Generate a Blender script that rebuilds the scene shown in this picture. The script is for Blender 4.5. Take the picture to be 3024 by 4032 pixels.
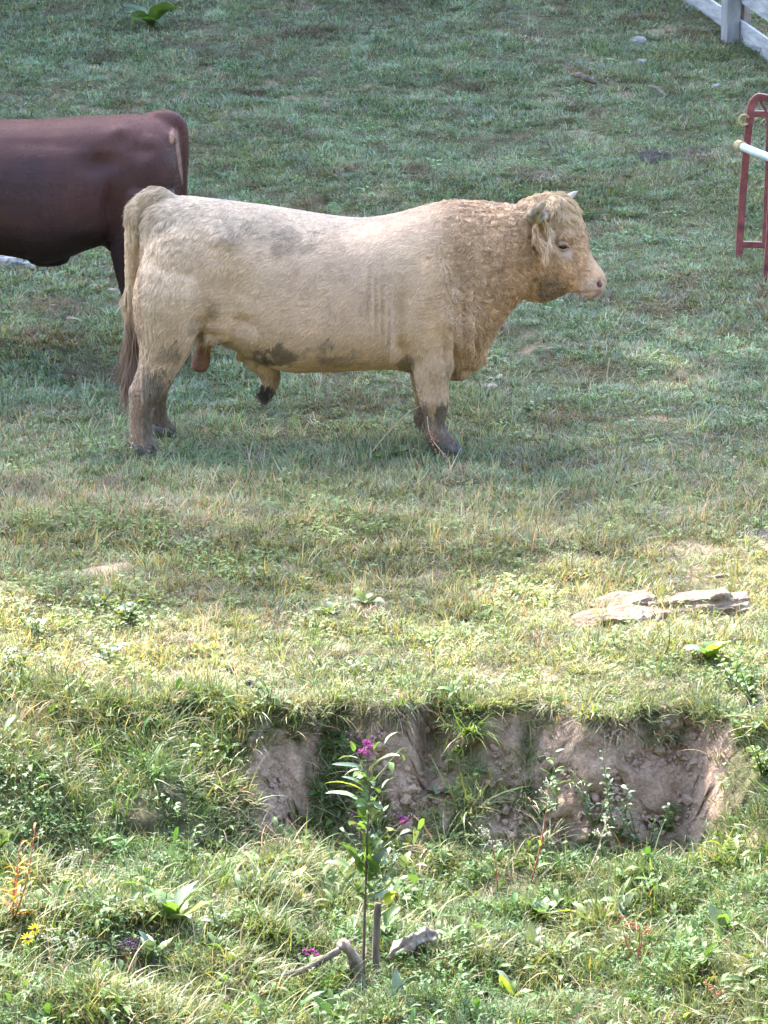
import bpy, bmesh, math, random
import numpy as np
from mathutils import Vector, Matrix, Euler

SEED = 11
rng = np.random.default_rng(SEED)
random.seed(SEED)
for o in list(bpy.data.objects):
    bpy.data.objects.remove(o)
scene = bpy.context.scene
COL = scene.collection

# ------------------------------------------------------------------ camera
CAMY, CAMZ, PITCH, FPX = -22.0, 5.0, math.radians(13.75), 16060.0
cd = bpy.data.cameras.new('camera')
cam = bpy.data.objects.new('camera', cd)
COL.objects.link(cam)
cd.sensor_fit = 'VERTICAL'
cd.sensor_height = 24.0
cd.sensor_width = 18.0
cd.lens = FPX / 4032.0 * 24.0
cd.clip_start = 0.5
cd.clip_end = 2000
cam.location = (0, CAMY, CAMZ)
cam.rotation_euler = (math.pi / 2 - PITCH, 0, 0)
scene.camera = cam

# ------------------------------------------------------------------ light
SUN_EL, SUN_AZ = math.radians(48), math.radians(-33)      # azimuth from +Y (away from camera) towards +X
sun_dir = Vector((math.sin(SUN_AZ) * math.cos(SUN_EL), math.cos(SUN_AZ) * math.cos(SUN_EL), math.sin(SUN_EL)))
world = bpy.data.worlds.new('World')
scene.world = world
world.use_nodes = True
wn = world.node_tree.nodes
wl = world.node_tree.links
wn.clear()
sky = wn.new('ShaderNodeTexSky')
sky.sky_type = 'NISHITA'
sky.sun_disc = False
sky.sun_elevation = SUN_EL
sky.sun_rotation = SUN_AZ
sky.air_density = 0.9
sky.dust_density = 2.2
sky.ozone_density = 1.0
bg = wn.new('ShaderNodeBackground')
bg.inputs['Strength'].default_value = 0.15
wo = wn.new('ShaderNodeOutputWorld')
wl.new(sky.outputs[0], bg.inputs[0])
wl.new(bg.outputs[0], wo.inputs[0])
sd = bpy.data.lights.new('sun', 'SUN')
sd.energy = 2.45
sd.angle = math.radians(0.55)
sd.color = (1.0, 0.955, 0.88)
sun = bpy.data.objects.new('sun', sd)
COL.objects.link(sun)
sun.rotation_euler = (-sun_dir).to_track_quat('-Z', 'Y').to_euler()
scene.view_settings.view_transform = 'Standard'
scene.view_settings.look = 'None'
scene.view_settings.gamma = 1.0
scene.view_settings.use_curve_mapping = False
scene.view_settings.exposure = 3.2
scene.cycles.max_bounces = 4
scene.cycles.diffuse_bounces = 2
scene.cycles.transmission_bounces = 3
scene.cycles.use_adaptive_sampling = True
scene.cycles.adaptive_threshold = 0.015
scene.cycles.adaptive_min_samples = 16
scene.cycles.transparent_max_bounces = 4
scene.cycles.caustics_reflective = False
scene.cycles.caustics_refractive = False
scene.cycles.use_denoising = True

# ------------------------------------------------------------------ projection helpers (used to read places off the photograph)
fwd = np.array([0, math.cos(PITCH), -math.sin(PITCH)])
upv = np.array([0, math.sin(PITCH), math.cos(PITCH)])
camp = np.array([0, CAMY, CAMZ])
DS = 3024 / 1659.0

def ray(px, row):
    return fwd + np.array([(px - 1512) / FPX, 0, 0]) - (row - 2016) / FPX * upv

def P(px, row, y):
    d = ray(px, row)
    return camp + d * ((y - CAMY) / d[1])

def Q(dx, dy, y):
    return P(dx * DS, dy * DS, y)

def PZ(px, row, z):
    d = ray(px, row)
    return camp + d * ((z - CAMZ) / d[2])

# ------------------------------------------------------------------ numpy noise
def _hash(ix, iy, iz, seed):
    h = (ix.astype(np.int64) * 374761393 + iy.astype(np.int64) * 668265263 + iz.astype(np.int64) * 2147483647 + seed * 974634777) & 0xFFFFFFFF
    h = ((h ^ (h >> 13)) * 1274126177) & 0xFFFFFFFF
    h = ((h ^ (h >> 16)) * 2246822519) & 0xFFFFFFFF
    h = h ^ (h >> 15)
    return (h & 0xFFFFFF).astype(np.float64) / 0xFFFFFF

def vnoise(p, seed=0):
    p = np.asarray(p, float)
    i = np.floor(p).astype(np.int64)
    f = p - i
    f = f * f * (3 - 2 * f)
    r = 0
    for a in (0, 1):
        for b in (0, 1):
            for c in (0, 1):
                w = (f[:, 0] if a else 1 - f[:, 0]) * (f[:, 1] if b else 1 - f[:, 1]) * (f[:, 2] if c else 1 - f[:, 2])
                r = r + w * _hash(i[:, 0] + a, i[:, 1] + b, i[:, 2] + c, seed)
    return r * 2 - 1

def fbm(p, seed=0, octv=4, gain=0.5):
    p = np.asarray(p, float)
    r, a = 0, 1.0
    for k in range(octv):
        r = r + a * vnoise(p * (2.03 ** k) + 17.3 * k, seed + k)
        a *= gain
    return r

def xy3(x, y, s):
    x, y = np.broadcast_arrays(np.asarray(x, float), np.asarray(y, float))
    return np.stack([x.ravel() * s, y.ravel() * s, np.zeros(x.size)], 1)

def sstep(a, b, v):
    t = np.clip((v - a) / (b - a), 0, 1)
    return t * t * (3 - 2 * t)

# ------------------------------------------------------------------ materials
MATS = {}
def new_mat(name):
    m = bpy.data.materials.new(name)
    m.use_nodes = True
    nt = m.node_tree
    nt.nodes.clear()
    out = nt.nodes.new('ShaderNodeOutputMaterial')
    MATS[name] = m
    return m, nt.nodes, nt.links, out

def rgb(c):
    return (c[0], c[1], c[2], 1.0)

def simple_mat(name, col, col2=None, scale=20.0, rough=0.7, bump=0.0, bscale=60.0, spec=0.3, trans=0.0, metallic=0.0, sheen=0.0, detail=5.0, stretch=None, lo=0.35, hi=0.65):
    m, n, l, out = new_mat(name)
    b = n.new('ShaderNodeBsdfPrincipled')
    b.inputs['Roughness'].default_value = rough
    b.inputs['Specular IOR Level'].default_value = spec
    b.inputs['Metallic'].default_value = metallic
    tc = n.new('ShaderNodeTexCoord')
    vec = tc.outputs['Object']
    if stretch:
        mp = n.new('ShaderNodeMapping')
        mp.inputs['Scale'].default_value = stretch
        l.new(vec, mp.inputs[0])
        vec = mp.outputs[0]
    col_out = None
    if col2 is not None:
        nz = n.new('ShaderNodeTexNoise')
        nz.inputs['Scale'].default_value = scale
        nz.inputs['Detail'].default_value = detail
        nz.inputs['Roughness'].default_value = 0.65
        l.new(vec, nz.inputs['Vector'])
        rp = n.new('ShaderNodeValToRGB')
        rp.color_ramp.elements[0].position = lo
        rp.color_ramp.elements[1].position = hi
        rp.color_ramp.elements[0].color = rgb(col)
        rp.color_ramp.elements[1].color = rgb(col2)
        l.new(nz.outputs['Fac'], rp.inputs[0])
        l.new(rp.outputs[0], b.inputs['Base Color'])
        col_out = rp.outputs[0]
    else:
        b.inputs['Base Color'].default_value = rgb(col)
    if bump:
        nb = n.new('ShaderNodeTexNoise')
        nb.inputs['Scale'].default_value = bscale
        nb.inputs['Detail'].default_value = 6
        l.new(vec, nb.inputs['Vector'])
        bp = n.new('ShaderNodeBump')
        bp.inputs['Strength'].default_value = bump
        bp.inputs['Distance'].default_value = 0.01
        l.new(nb.outputs['Fac'], bp.inputs['Height'])
        l.new(bp.outputs[0], b.inputs['Normal'])
    sh = b.outputs[0]
    if trans:
        t = n.new('ShaderNodeBsdfTranslucent')
        if col_out:
            g = n.new('ShaderNodeMix'); g.data_type = 'RGBA'; g.blend_type = 'MULTIPLY'
            g.inputs['Factor'].default_value = 1.0
            l.new(col_out, g.inputs[6]); g.inputs[7].default_value = (1.5, 1.5, 0.7, 1)
            l.new(g.outputs[2], t.inputs[0])
        else:
            t.inputs[0].default_value = (min(1, col[0] * 1.5), min(1, col[1] * 1.5), col[2] * 0.7, 1)
        mx = n.new('ShaderNodeMixShader')
        mx.inputs[0].default_value = trans
        l.new(sh, mx.inputs[1]); l.new(t.outputs[0], mx.inputs[2])
        sh = mx.outputs[0]
    l.new(sh, out.inputs[0])
    return m

def tint_mat(name, attr='tint', kind='INSTANCER', rough=0.5, spec=0.35, trans=0.35, shade_attr=True):
    """vegetation: colour per tuft times a per-blade factor, thin and translucent"""
    m, n, l, out = new_mat(name)
    a = n.new('ShaderNodeAttribute'); a.attribute_type = kind; a.attribute_name = attr
    b = n.new('ShaderNodeBsdfPrincipled')
    b.inputs['Roughness'].default_value = rough
    b.inputs['Specular IOR Level'].default_value = spec
    col = a.outputs['Color']
    if shade_attr:
        a2 = n.new('ShaderNodeAttribute'); a2.attribute_type = 'GEOMETRY'; a2.attribute_name = 'blade'
        mx0 = n.new('ShaderNodeMix'); mx0.data_type = 'RGBA'; mx0.blend_type = 'MULTIPLY'
        mx0.inputs['Factor'].default_value = 1.0
        l.new(col, mx0.inputs[6]); l.new(a2.outputs['Color'], mx0.inputs[7])
        col = mx0.outputs[2]
    l.new(col, b.inputs['Base Color'])
    t = n.new('ShaderNodeBsdfTranslucent')
    g = n.new('ShaderNodeMix'); g.data_type = 'RGBA'; g.blend_type = 'MULTIPLY'
    g.inputs['Factor'].default_value = 1.0
    l.new(col, g.inputs[6]); g.inputs[7].default_value = (1.35, 1.3, 0.6, 1)
    l.new(g.outputs[2], t.inputs[0])
    mx = n.new('ShaderNodeMixShader'); mx.inputs[0].default_value = trans
    l.new(b.outputs[0], mx.inputs[1]); l.new(t.outputs[0], mx.inputs[2])
    l.new(mx.outputs[0], out.inputs[0])
    return m

def vcol_mat(name, attr, rough=0.8, spec=0.15, bump=0.0, bscale=80.0, sheen=0.0):
    m, n, l, out = new_mat(name)
    a = n.new('ShaderNodeAttribute'); a.attribute_type = 'GEOMETRY'; a.attribute_name = attr
    b = n.new('ShaderNodeBsdfPrincipled')
    b.inputs['Roughness'].default_value = rough
    b.inputs['Specular IOR Level'].default_value = spec
    b.inputs['Sheen Weight'].default_value = sheen
    l.new(a.outputs['Color'], b.inputs['Base Color'])
    if bump:
        tc = n.new('ShaderNodeTexCoord')
        nb = n.new('ShaderNodeTexNoise'); nb.inputs['Scale'].default_value = bscale; nb.inputs['Detail'].default_value = 4
        l.new(tc.outputs['Object'], nb.inputs['Vector'])
        bp = n.new('ShaderNodeBump'); bp.inputs['Strength'].default_value = bump; bp.inputs['Distance'].default_value = 0.006
        l.new(nb.outputs['Fac'], bp.inputs['Height']); l.new(bp.outputs[0], b.inputs['Normal'])
    l.new(b.outputs[0], out.inputs[0])
    return m

# ------------------------------------------------------------------ object helpers
def tag(o, label=None, cat=None, group=None, kind=None):
    if label: o['label'] = label
    if cat: o['category'] = cat
    if group: o['group'] = group
    if kind: o['kind'] = kind
    return o

def empty(name, loc=(0, 0, 0)):
    o = bpy.data.objects.new(name, None)
    COL.objects.link(o)
    o.location = loc
    o.empty_display_size = 0.1
    return o

def mesh_obj(name, verts, faces, mat=None, parent=None, smooth=True, origin=None):
    me = bpy.data.meshes.new(name)
    v = np.asarray(verts, float)
    if origin is not None:
        v = v - np.asarray(origin, float)
    if isinstance(faces, np.ndarray):
        faces = faces.tolist()
    me.from_pydata(v.tolist(), [], faces)
    me.update()
    if smooth:
        me.polygons.foreach_set('use_smooth', [True] * len(me.polygons))
    if mat is not None:
        me.materials.append(mat if not isinstance(mat, str) else MATS[mat])
    o = bpy.data.objects.new(name, me)
    COL.objects.link(o)
    if parent is not None:
        o.parent = parent
        if origin is not None:
            o.location = Vector(origin) - parent.location if parent.parent is None else Vector(origin)
        else:
            o.matrix_parent_inverse = Matrix.Translation(-Vector(parent.location)) if parent.parent is None else Matrix.Identity(4)
    elif origin is not None:
        o.location = origin
    return o

def tube_geo(pts, radii, nseg=7, ry=None, twist=0.0):
    """swept tube through pts; radii per point"""
    pts = np.asarray(pts, float)
    n = len(pts)
    radii = np.broadcast_to(np.asarray(radii, float), (n,))
    ry = radii if ry is None else np.broadcast_to(np.asarray(ry, float), (n,))
    t = np.gradient(pts, axis=0)
    t /= np.linalg.norm(t, axis=1)[:, None] + 1e-9
    ref = np.array([0, 1.0, 0]) if abs(t[0][1]) < 0.9 else np.array([1.0, 0, 0])
    V, F = [], []
    for i in range(n):
        a = ref - t[i] * ref.dot(t[i])
        a /= np.linalg.norm(a) + 1e-9
        ref = a
        b = np.cross(t[i], a)
        for k in range(nseg):
            th = 2 * math.pi * (k + 0.5) / nseg + twist
            V.append(pts[i] + ry[i] * math.cos(th) * a + radii[i] * math.sin(th) * b)
    for i in range(n - 1):
        for k in range(nseg):
            k2 = (k + 1) % nseg
            F.append([i * nseg + k, i * nseg + k2, (i + 1) * nseg + k2, (i + 1) * nseg + k])
    F.append(list(range(nseg))[::-1])
    F.append([(n - 1) * nseg + k for k in range(nseg)])
    return np.array(V), F

def smooth_path(pts, n=20):
    """Catmull-Rom resample"""
    p = np.asarray(pts, float)
    if len(p) < 3:
        t = np.linspace(0, 1, n)[:, None]
        return p[0] * (1 - t) + p[-1] * t
    pp = np.vstack([2 * p[0] - p[1], p, 2 * p[-1] - p[-2]])
    out = []
    m = len(p) - 1
    for u in np.linspace(0, m - 1e-6, n):
        i = int(u); f = u - i
        a, b, c, d = pp[i], pp[i + 1], pp[i + 2], pp[i + 3]
        out.append(0.5 * (2 * b + (c - a) * f + (2 * a - 5 * b + 4 * c - d) * f * f + (3 * b - a - 3 * c + d) * f ** 3))
    return np.array(out)

# ------------------------------------------------------------------ terrain
lip_ctrl = [(-600, 2680), (-200, 2690), (0, 2700), (300, 2735), (520, 2770), (650, 2770), (740, 2720), (830, 2740), (1000, 2795), (1200, 2795), (1350, 2760), (1500, 2770), (1620, 2765), (1690, 2700), (1770, 2740), (1900, 2775), (2120, 2765), (2400, 2805), (2600, 2795), (2740, 2780), (2850, 2820), (3024, 2850), (3300, 2850), (3700, 2850)]
foot_ctrl = [(-600, 3300, -.26), (0, 3420, -.29), (350, 3480, -.36), (650, 3420, -.35), (950, 3350, -.45), (1200, 3300, -.53), (1500, 3350, -.56), (1900, 3400, -.56), (2300, 3400, -.56), (2700, 3330, -.54), (2880, 3350, -.44), (3024, 3400, -.36), (3700, 3400, -.32)]
_l = np.array([PZ(a, b, 0.0) for a, b in lip_ctrl])
_f = np.array([PZ(a, b, c) for a, b, c in foot_ctrl])
_fo = np.argsort(_f[:, 0]); _f = _f[_fo]
BARE = [  # bare earth: px, row, half width px, half depth px, strength
    (400, 2235, 120, 26, 1.0), (60, 2330, 130, 34, 0.85), (2760, 2180, 170, 42, 0.85), (2310, 2205, 150, 18, 0.7), (2980, 2130, 90, 25, 0.6),
    (2590, 118, 70, 16, 1.0), (2560, 2435, 75, 60, 1.0), (660, 2790, 110, 30, 0.9), (910, 2645, 40, 18, 0.8), (620, 2470, 50, 25, 0.6),
    (1690, 2720, 60, 40, 1.0), (2450, 368, 80, 22, 0.8), (2130, 1590, 120, 14, 0.7), (1945, 1530, 70, 18, 0.7), (2000, 2480, 35, 20, 0.5),
    (1080, 2240, 180, 16, 0.5), (1880, 2560, 70, 18, 0.4), (180, 1690, 120, 25, 0.4), (1550, 2330, 60, 20, 0.3), (1360, 2540, 70, 16, 0.6)]

def lip_y(x): return np.interp(x, _l[:, 0], _l[:, 1]) + 0.06 * vnoise(xy3(x, x * 0, 3.4), 5).reshape(np.shape(x)) + 0.012 * vnoise(xy3(x, x * 0, 19.0), 6).reshape(np.shape(x))
def foot_y(x): return np.interp(x, _f[:, 0], _f[:, 1])
def foot_z(x): return np.interp(x, _f[:, 0], _f[:, 2])

def bank_t(x, y):
    ly, fy = lip_y(x), foot_y(x)
    return (ly - y) / np.maximum(ly - fy, 0.1)

X_GRASSY = PZ(980, 2900, -.2)[0]
X_GRASSY_R = PZ(2870, 2900, -.2)[0]

HOLLOWS = []
for (px_, row_, r_, d_) in ((230, 3480, .30, .24), (640, 3370, .22, .12), (130, 2870, .3, .09), (560, 2860, .25, .09), (900, 3430, .2, .08), (1250, 3650, .2, .07), (2350, 3560, .3, .08)):
    _h = PZ(px_, row_, -.42); HOLLOWS.append((_h[0], _h[1], r_, d_))

def height(x, y):
    x = np.asarray(x, float); y = np.asarray(y, float)
    sh = np.broadcast(x, y).shape
    x, y = np.broadcast_to(x, sh), np.broadcast_to(y, sh)
    k = 0.9
    hill = 0.125 * k * np.logaddexp(0, (y - 0.5) / k) - 0.0
    hill = hill - .05 * sstep(-3.2, -.2, y)
    hill = np.where(y > 40, 0.125 * 39.5 + (y - 40) * 0.05, hill)
    und = (0.035 * fbm(xy3(x, y, 0.9), 21, 3) + 0.012 * fbm(xy3(x, y, 5.0), 31, 3)).reshape(sh)
    und = und * np.clip(1 - 0.6 * np.exp(-((y + 0.1) / 0.7) ** 2), 0, 1)
    # trodden step with a small berm across the middle
    berm = 0.07 * np.exp(-((y + 2.1 + 0.15 * np.sin(x * 1.3)) / 0.45) ** 2) * sstep(1.6, -0.2, x)
    up = hill + und + berm
    t = bank_t(x, y)
    fz = foot_z(x)
    wl_ = np.clip(sstep(X_GRASSY + .1, X_GRASSY - 0.4, x) + sstep(X_GRASSY_R - .3, X_GRASSY_R + 0.5, x), 0, 1)
    tc = np.clip(t, 0, 1)
    g_r = 1 - (1 - tc) ** 1.5
    # the lit spur: gentler slope bulging out
    spur = np.exp(-((x - PZ(1180, 2950, -.25)[0]) / 0.20) ** 2)
    g_r = g_r * (1 - 0.0 * spur) - 0.13 * spur * np.sin(np.clip(tc, 0, 1) * math.pi)
    g_l = 0.26 * sstep(0, 0.13, tc) + 0.74 * tc
    g = g_r * (1 - wl_) + g_l * wl_
    n2 = fbm(xy3(x, y, 6.0), 41, 4).reshape(sh)
    low = fz * g + 0.03 * n2 * sstep(0, 0.3, t) + wl_ * .05 * fbm(xy3(x, y, 3.2), 43, 3).reshape(sh) * sstep(.1, .4, t)
    for hx, hy, hr, hd in HOLLOWS:
        low = low - hd * np.exp(-(((x - hx) / hr) ** 2 + ((y - hy) / (hr * .6)) ** 2))
    fore = np.clip(t - 1, 0, None)
    low = low + 0.05 * sstep(0, 2.5, fore) + (0.06 * fbm(xy3(x, y, 1.6), 51, 3) + .045 * fbm(xy3(x, y, 4.5), 53, 2)).reshape(sh) * sstep(0, .6, fore)
    lip_round = und * sstep(0.2, 0.0, t)
    z = np.where(t <= 0, up, low + lip_round)
    # rises again towards the photographer
    z = z + 3.2 * sstep(-13.5, -21.0, y) + 34 * sstep(-23.0, -75.0, y)  # unseen hill behind the camera, added to cut low sky light
    return z

def G(px, row):
    d = ray(px, row)
    ts = np.linspace(10, 60, 4000)
    pts = camp[None] + d[None] * ts[:, None]
    hz = height(pts[:, 0], pts[:, 1])
    below = np.nonzero(pts[:, 2] < hz)[0]
    i = below[0] if len(below) else len(ts) - 1
    p = pts[i].copy()
    p[2] = hz[i]
    return p

BARE_W = []
for (px, row, hw, hd, s) in BARE:
    c = G(px, row); a = G(px, row - hd); b = G(px, row + hd)
    BARE_W.append((c[0], c[1], hw / FPX * (c[1] - CAMY), max(0.04, abs(a[1] - b[1]) / 2), s))

def soil_mask(x, y):
    sh = np.shape(x)
    t = bank_t(x, y)
    n = fbm(xy3(x, y, 4.5), 61, 4).reshape(sh)
    n2 = fbm(xy3(x, y, 15.0), 71, 3).reshape(sh)
    m = sstep(-0.04, 0.08, t + .10 * n2) * sstep(1.2, 0.9, t + 0.30 * n + .15 * n2)
    m = m * sstep(X_GRASSY - 0.06, X_GRASSY + 0.06, x + 0.12 * n) * sstep(X_GRASSY_R + 0.06, X_GRASSY_R - 0.06, x + 0.1 * n)
    # grassy tongues hanging down the face
    for px, w in ((1830, 0.10), (2090, 0.04)):
        xc = PZ(px, 2950, -.2)[0]
        m = m * (1 - 0.9 * np.exp(-((x - xc + 0.05 * n) / w) ** 2) * sstep(1.3, 0.5, t))
    m = m * (1 - .95 * sstep(.5, .75, fbm(xy3(x, y, 5.5), 63, 3).reshape(sh) + .25 * (t - .5)))      # tufts rooted in the face
    r = m
    for (cx, cy, hw, hd, s) in BARE_W:
        e = ((x - cx) / hw) ** 2 + ((y - cy) / hd) ** 2 + 0.8 * n + 0.5 * n2
        r = np.maximum(r, .82 * s * sstep(1.2, 0.2, e + .6 * n2))
    # thin worn scatter
    worn = sstep(0.72, 1.2, n + 0.6 * n2) * 0.55
    return np.clip(np.maximum(r, worn * (t < 0)), 0, 1)

def build_ground():
    xs = np.concatenate([-np.geomspace(140, 3.6, 26), np.arange(-3.5, 3.5, 0.033), np.geomspace(3.6, 140, 26)])
    ys = np.concatenate([np.linspace(-140, -42, 14), np.linspace(-40, -9, 26), np.arange(-8.8, -6.05, 0.045), np.arange(-6.05, -4.6, 0.014), np.arange(-4.6, 12.0, 0.06), np.geomspace(12.2, 230, 40)])
    X, Y = np.meshgrid(xs, ys)
    Z = height(X, Y)
    V = np.stack([X.ravel(), Y.ravel(), Z.ravel()], 1)
    soil = soil_mask(X, Y).ravel()
    t = bank_t(X, Y).ravel()
    # crumbly face: push the earth in and out along the slope
    face = sstep(-0.05, 0.15, t) * sstep(1.4, 0.9, t)
    V[:, 1] += face * (0.04 * fbm(V * [4.5, 2, 6], 80, 2) + 0.05 * fbm(V * [9, 3, 11], 81, 4) + 0.022 * fbm(V * [26, 8, 30], 85, 3))
    V[:, 2] += face * 0.010 * fbm(V * 30.0, 87, 2) + soil * (1 - face) * 0.008 * fbm(V * 18, 88, 3)
    ny, nx = X.shape
    idx = np.arange(ny * nx).reshape(ny, nx)
    F = np.stack([idx[:-1, :-1], idx[:-1, 1:], idx[1:, 1:], idx[1:, :-1]], -1).reshape(-1, 4)
    m, n, l, out = new_mat('earth')
    a = n.new('ShaderNodeAttribute'); a.attribute_name = 'soil'
    tc = n.new('ShaderNodeTexCoord')
    def noise(scale, detail=6, rough=0.65):
        z = n.new('ShaderNodeTexNoise'); z.inputs['Scale'].default_value = scale; z.inputs['Detail'].default_value = detail; z.inputs['Roughness'].default_value = rough
        l.new(tc.outputs['Object'], z.inputs['Vector']); return z
    def ramp(src, stops):
        r = n.new('ShaderNodeValToRGB')
        while len(r.color_ramp.elements) < len(stops): r.color_ramp.elements.new(0.5)
        for e, (p, c) in zip(r.color_ramp.elements, stops): e.position = p; e.color = rgb(c)
        l.new(src, r.inputs[0]); return r
    s1 = ramp(noise(9).outputs['Fac'], [(0.3, (.21, .145, .105)), (0.5, (.36, .26, .195)), (0.72, (.46, .355, .275))])
    s2 = ramp(noise(70, 4).outputs['Fac'], [(0.3, (.55, .55, .55)), (0.7, (1.15, 1.1, 1.05))])
    mm = n.new('ShaderNodeMix'); mm.data_type = 'RGBA'; mm.blend_type = 'MULTIPLY'; mm.inputs['Factor'].default_value = 1
    l.new(s1.outputs[0], mm.inputs[6]); l.new(s2.outputs[0], mm.inputs[7])
    g1 = ramp(noise(30).outputs['Fac'], [(0.35, (.055, .052, .028)), (0.55, (.105, .095, .05)), (0.75, (.19, .155, .095))])
    mx = n.new('ShaderNodeMix'); mx.data_type = 'RGBA'
    l.new(a.outputs['Fac'], mx.inputs['Factor']); l.new(g1.outputs[0], mx.inputs[6]); l.new(mm.outputs[2], mx.inputs[7])
    b = n.new('ShaderNodeBsdfPrincipled'); b.inputs['Roughness'].default_value = 0.95; b.inputs['Specular IOR Level'].default_value = 0.1
    l.new(mx.outputs[2], b.inputs['Base Color'])
    bp = n.new('ShaderNodeBump'); bp.inputs['Strength'].default_value = 0.8; bp.inputs['Distance'].default_value = 0.012
    l.new(noise(55, 8, 0.7).outputs['Fac'], bp.inputs['Height']); l.new(bp.outputs[0], b.inputs['Normal'])
    l.new(b.outputs[0], out.inputs[0])
    o = mesh_obj('ground', V, F, m)
    at = o.data.attributes.new('soil', 'FLOAT', 'POINT')
    at.data.foreach_set('value', soil.astype(np.float32))
    tag(o, kind='structure')
    return o
build_ground()

# ------------------------------------------------------------------ trees on the hill (outside the frame; they shade the pasture)
simple_mat('bark', (.10, .075, .055), (.19, .15, .115), 14, 0.9, 0.6, 30)
simple_mat('tree_leaf', (.035, .075, .02), (.07, .12, .03), 3, 0.5, 0, trans=0.3)

def build_tree(base, H, R, label, seed, low=0.12, nl=10500):
    r = np.random.default_rng(seed)
    base = np.array([base[0], base[1], float(height(np.array(base[0]), np.array(base[1])))])
    root = empty('broadleaf_tree', base)
    tag(root, label, 'tree', 'trees on the hill above the pasture')
    tr = smooth_path([base + [0, 0, -.2], base + [r.normal(0, .15), r.normal(0, .15), H * .3], base + [r.normal(0, .3), r.normal(0, .3), H * .6], base + [r.normal(0, .3), r.normal(0, .3), H * .93]], 14)
    v, f = tube_geo(tr, np.linspace(.30, .05, 14) * H / 16, 9)
    mesh_obj('trunk', v, f, 'bark', root)
    V, F = [], []
    ends = []
    for k in range(22):
        u = r.uniform(.16, .9)
        p0 = tr[int(u * 13)]
        a = r.uniform(0, 2 * math.pi)
        L = R * (0.95 - .55 * abs(u - .45)) * r.uniform(.75, 1.1)
        p2 = p0 + np.array([math.cos(a) * L, math.sin(a) * L, L * r.uniform(.1, .55)])
        p1 = (p0 + p2) / 2 + [0, 0, .25]
        path = smooth_path([p0, p1, p2], 6)
        vv, ff = tube_geo(path, np.linspace(.085, .02, 6) * H / 16, 5)
        o = len(V) and sum(len(x) for x in V)
        o = sum(len(x) for x in V)
        V.append(vv); F += [[i + o for i in q] for q in ff]
        ends += [path[2], path[3], path[4], path[5]]
    tag(mesh_obj('limbs', np.vstack(V), F, 'bark', root), kind='stuff')
    # crown: leaf sprays in uneven clumps through an egg-shaped volume
    ncl = 120
    u = r.uniform(0, 1, ncl) ** .8
    zc = base[2] + H * (low + (1 - low) * u)
    prof = np.sin(np.clip(.12 + .86 * u, 0, 1) * math.pi) ** .55
    a = r.uniform(0, 2 * math.pi, ncl)
    rad = R * prof * np.sqrt(r.uniform(.15, 1, ncl)) * (1 + .15 * np.sin(3 * a + seed))
    cl = np.stack([base[0] + rad * np.cos(a), base[1] + rad * np.sin(a), zc], 1)
    cl = np.vstack([cl, np.array(ends)])
    ci = r.integers(0, len(cl), nl)
    pos = cl[ci] + r.normal(0, 1, (nl, 3)) * [.48, .48, .34]
    d1 = r.normal(0, 1, (nl, 3)); d1 /= np.linalg.norm(d1, axis=1)[:, None]
    d2 = np.cross(d1, r.normal(0, 1, (nl, 3))); d2 /= np.linalg.norm(d2, axis=1)[:, None]
    s = r.uniform(.16, .30, nl)[:, None]
    a0 = pos - d1 * s; b0 = pos + d2 * s * .62; c0 = pos + d1 * s; e0 = pos - d2 * s * .62
    VV = np.stack([a0, b0, c0, e0], 1).reshape(-1, 3)
    FF = np.arange(nl * 4).reshape(-1, 4)
    mesh_obj('crown', VV, FF, 'tree_leaf', root, smooth=False)
    return root

tree_spots = [(-1.6, 15.2, 12, 2.9), (-4.6, 15.6, 15.4, 3.4), (-7.8, 15.0, 19.3, 3.8), (-11.2, 15.4, 21.2, 4.0), (-14.6, 16.0, 22.2, 3.8)]
tree_names = ['lowest broadleaf tree at the right end of the hill row', 'broad tree second from the right end of the hill row', 'tall broadleaf tree in the middle of the hill row', 'tallest broadleaf tree of the hill row', 'tall broadleaf tree at the left end of the hill row']
for i, (x, y, H, R) in enumerate(tree_spots):
    build_tree((x, y), H, R, tree_names[i], 300 + i)

# ------------------------------------------------------------------ grass and ground cover: tufts instanced on points
def blade_strip(base, az, L, w, lean, curl, nseg=3, r=None):
    """one blade: returns verts, faces; lean = start angle from vertical, curl = extra bend"""
    h = np.array([math.cos(az), math.sin(az), 0]); side = np.array([-math.sin(az), math.cos(az), 0])
    V = []; p = np.array(base, float); ang = lean
    for k in range(nseg + 1):
        f = k / nseg
        ww = w * (1 - f ** 1.6) * .5
        if k == nseg:
            V.append(p.copy())
        else:
            V.append(p - side * ww); V.append(p + side * ww)
        p = p + (h * math.sin(ang) + np.array([0, 0, 1]) * math.cos(ang)) * L / nseg
        ang += curl / nseg
    F = []
    for k in range(nseg - 1):
        F.append([2 * k, 2 * k + 1, 2 * k + 3, 2 * k + 2])
    F.append([2 * nseg - 2, 2 * nseg - 1, 2 * nseg])
    return V, F

def proto(name, geos, mat, shades):
    """geos: list of (V,F); shades: colour per geo"""
    V, F, C = [], [], []
    for (v, f), c in zip(geos, shades):
        o = len(V)
        V += [list(q) for q in v]; F += [[i + o for i in q] for q in f]
        C += [list(c) + [1.0]] * len(v)
    me = bpy.data.meshes.new(name)
    me.from_pydata(V, [], F)
    me.polygons.foreach_set('use_smooth', [True] * len(me.polygons))
    at = me.attributes.new('blade', 'FLOAT_COLOR', 'POINT')
    at.data.foreach_set('color', np.array(C, np.float32).ravel())
    me.materials.append(MATS[mat])
    return bpy.data.objects.new(name, me)

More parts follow.
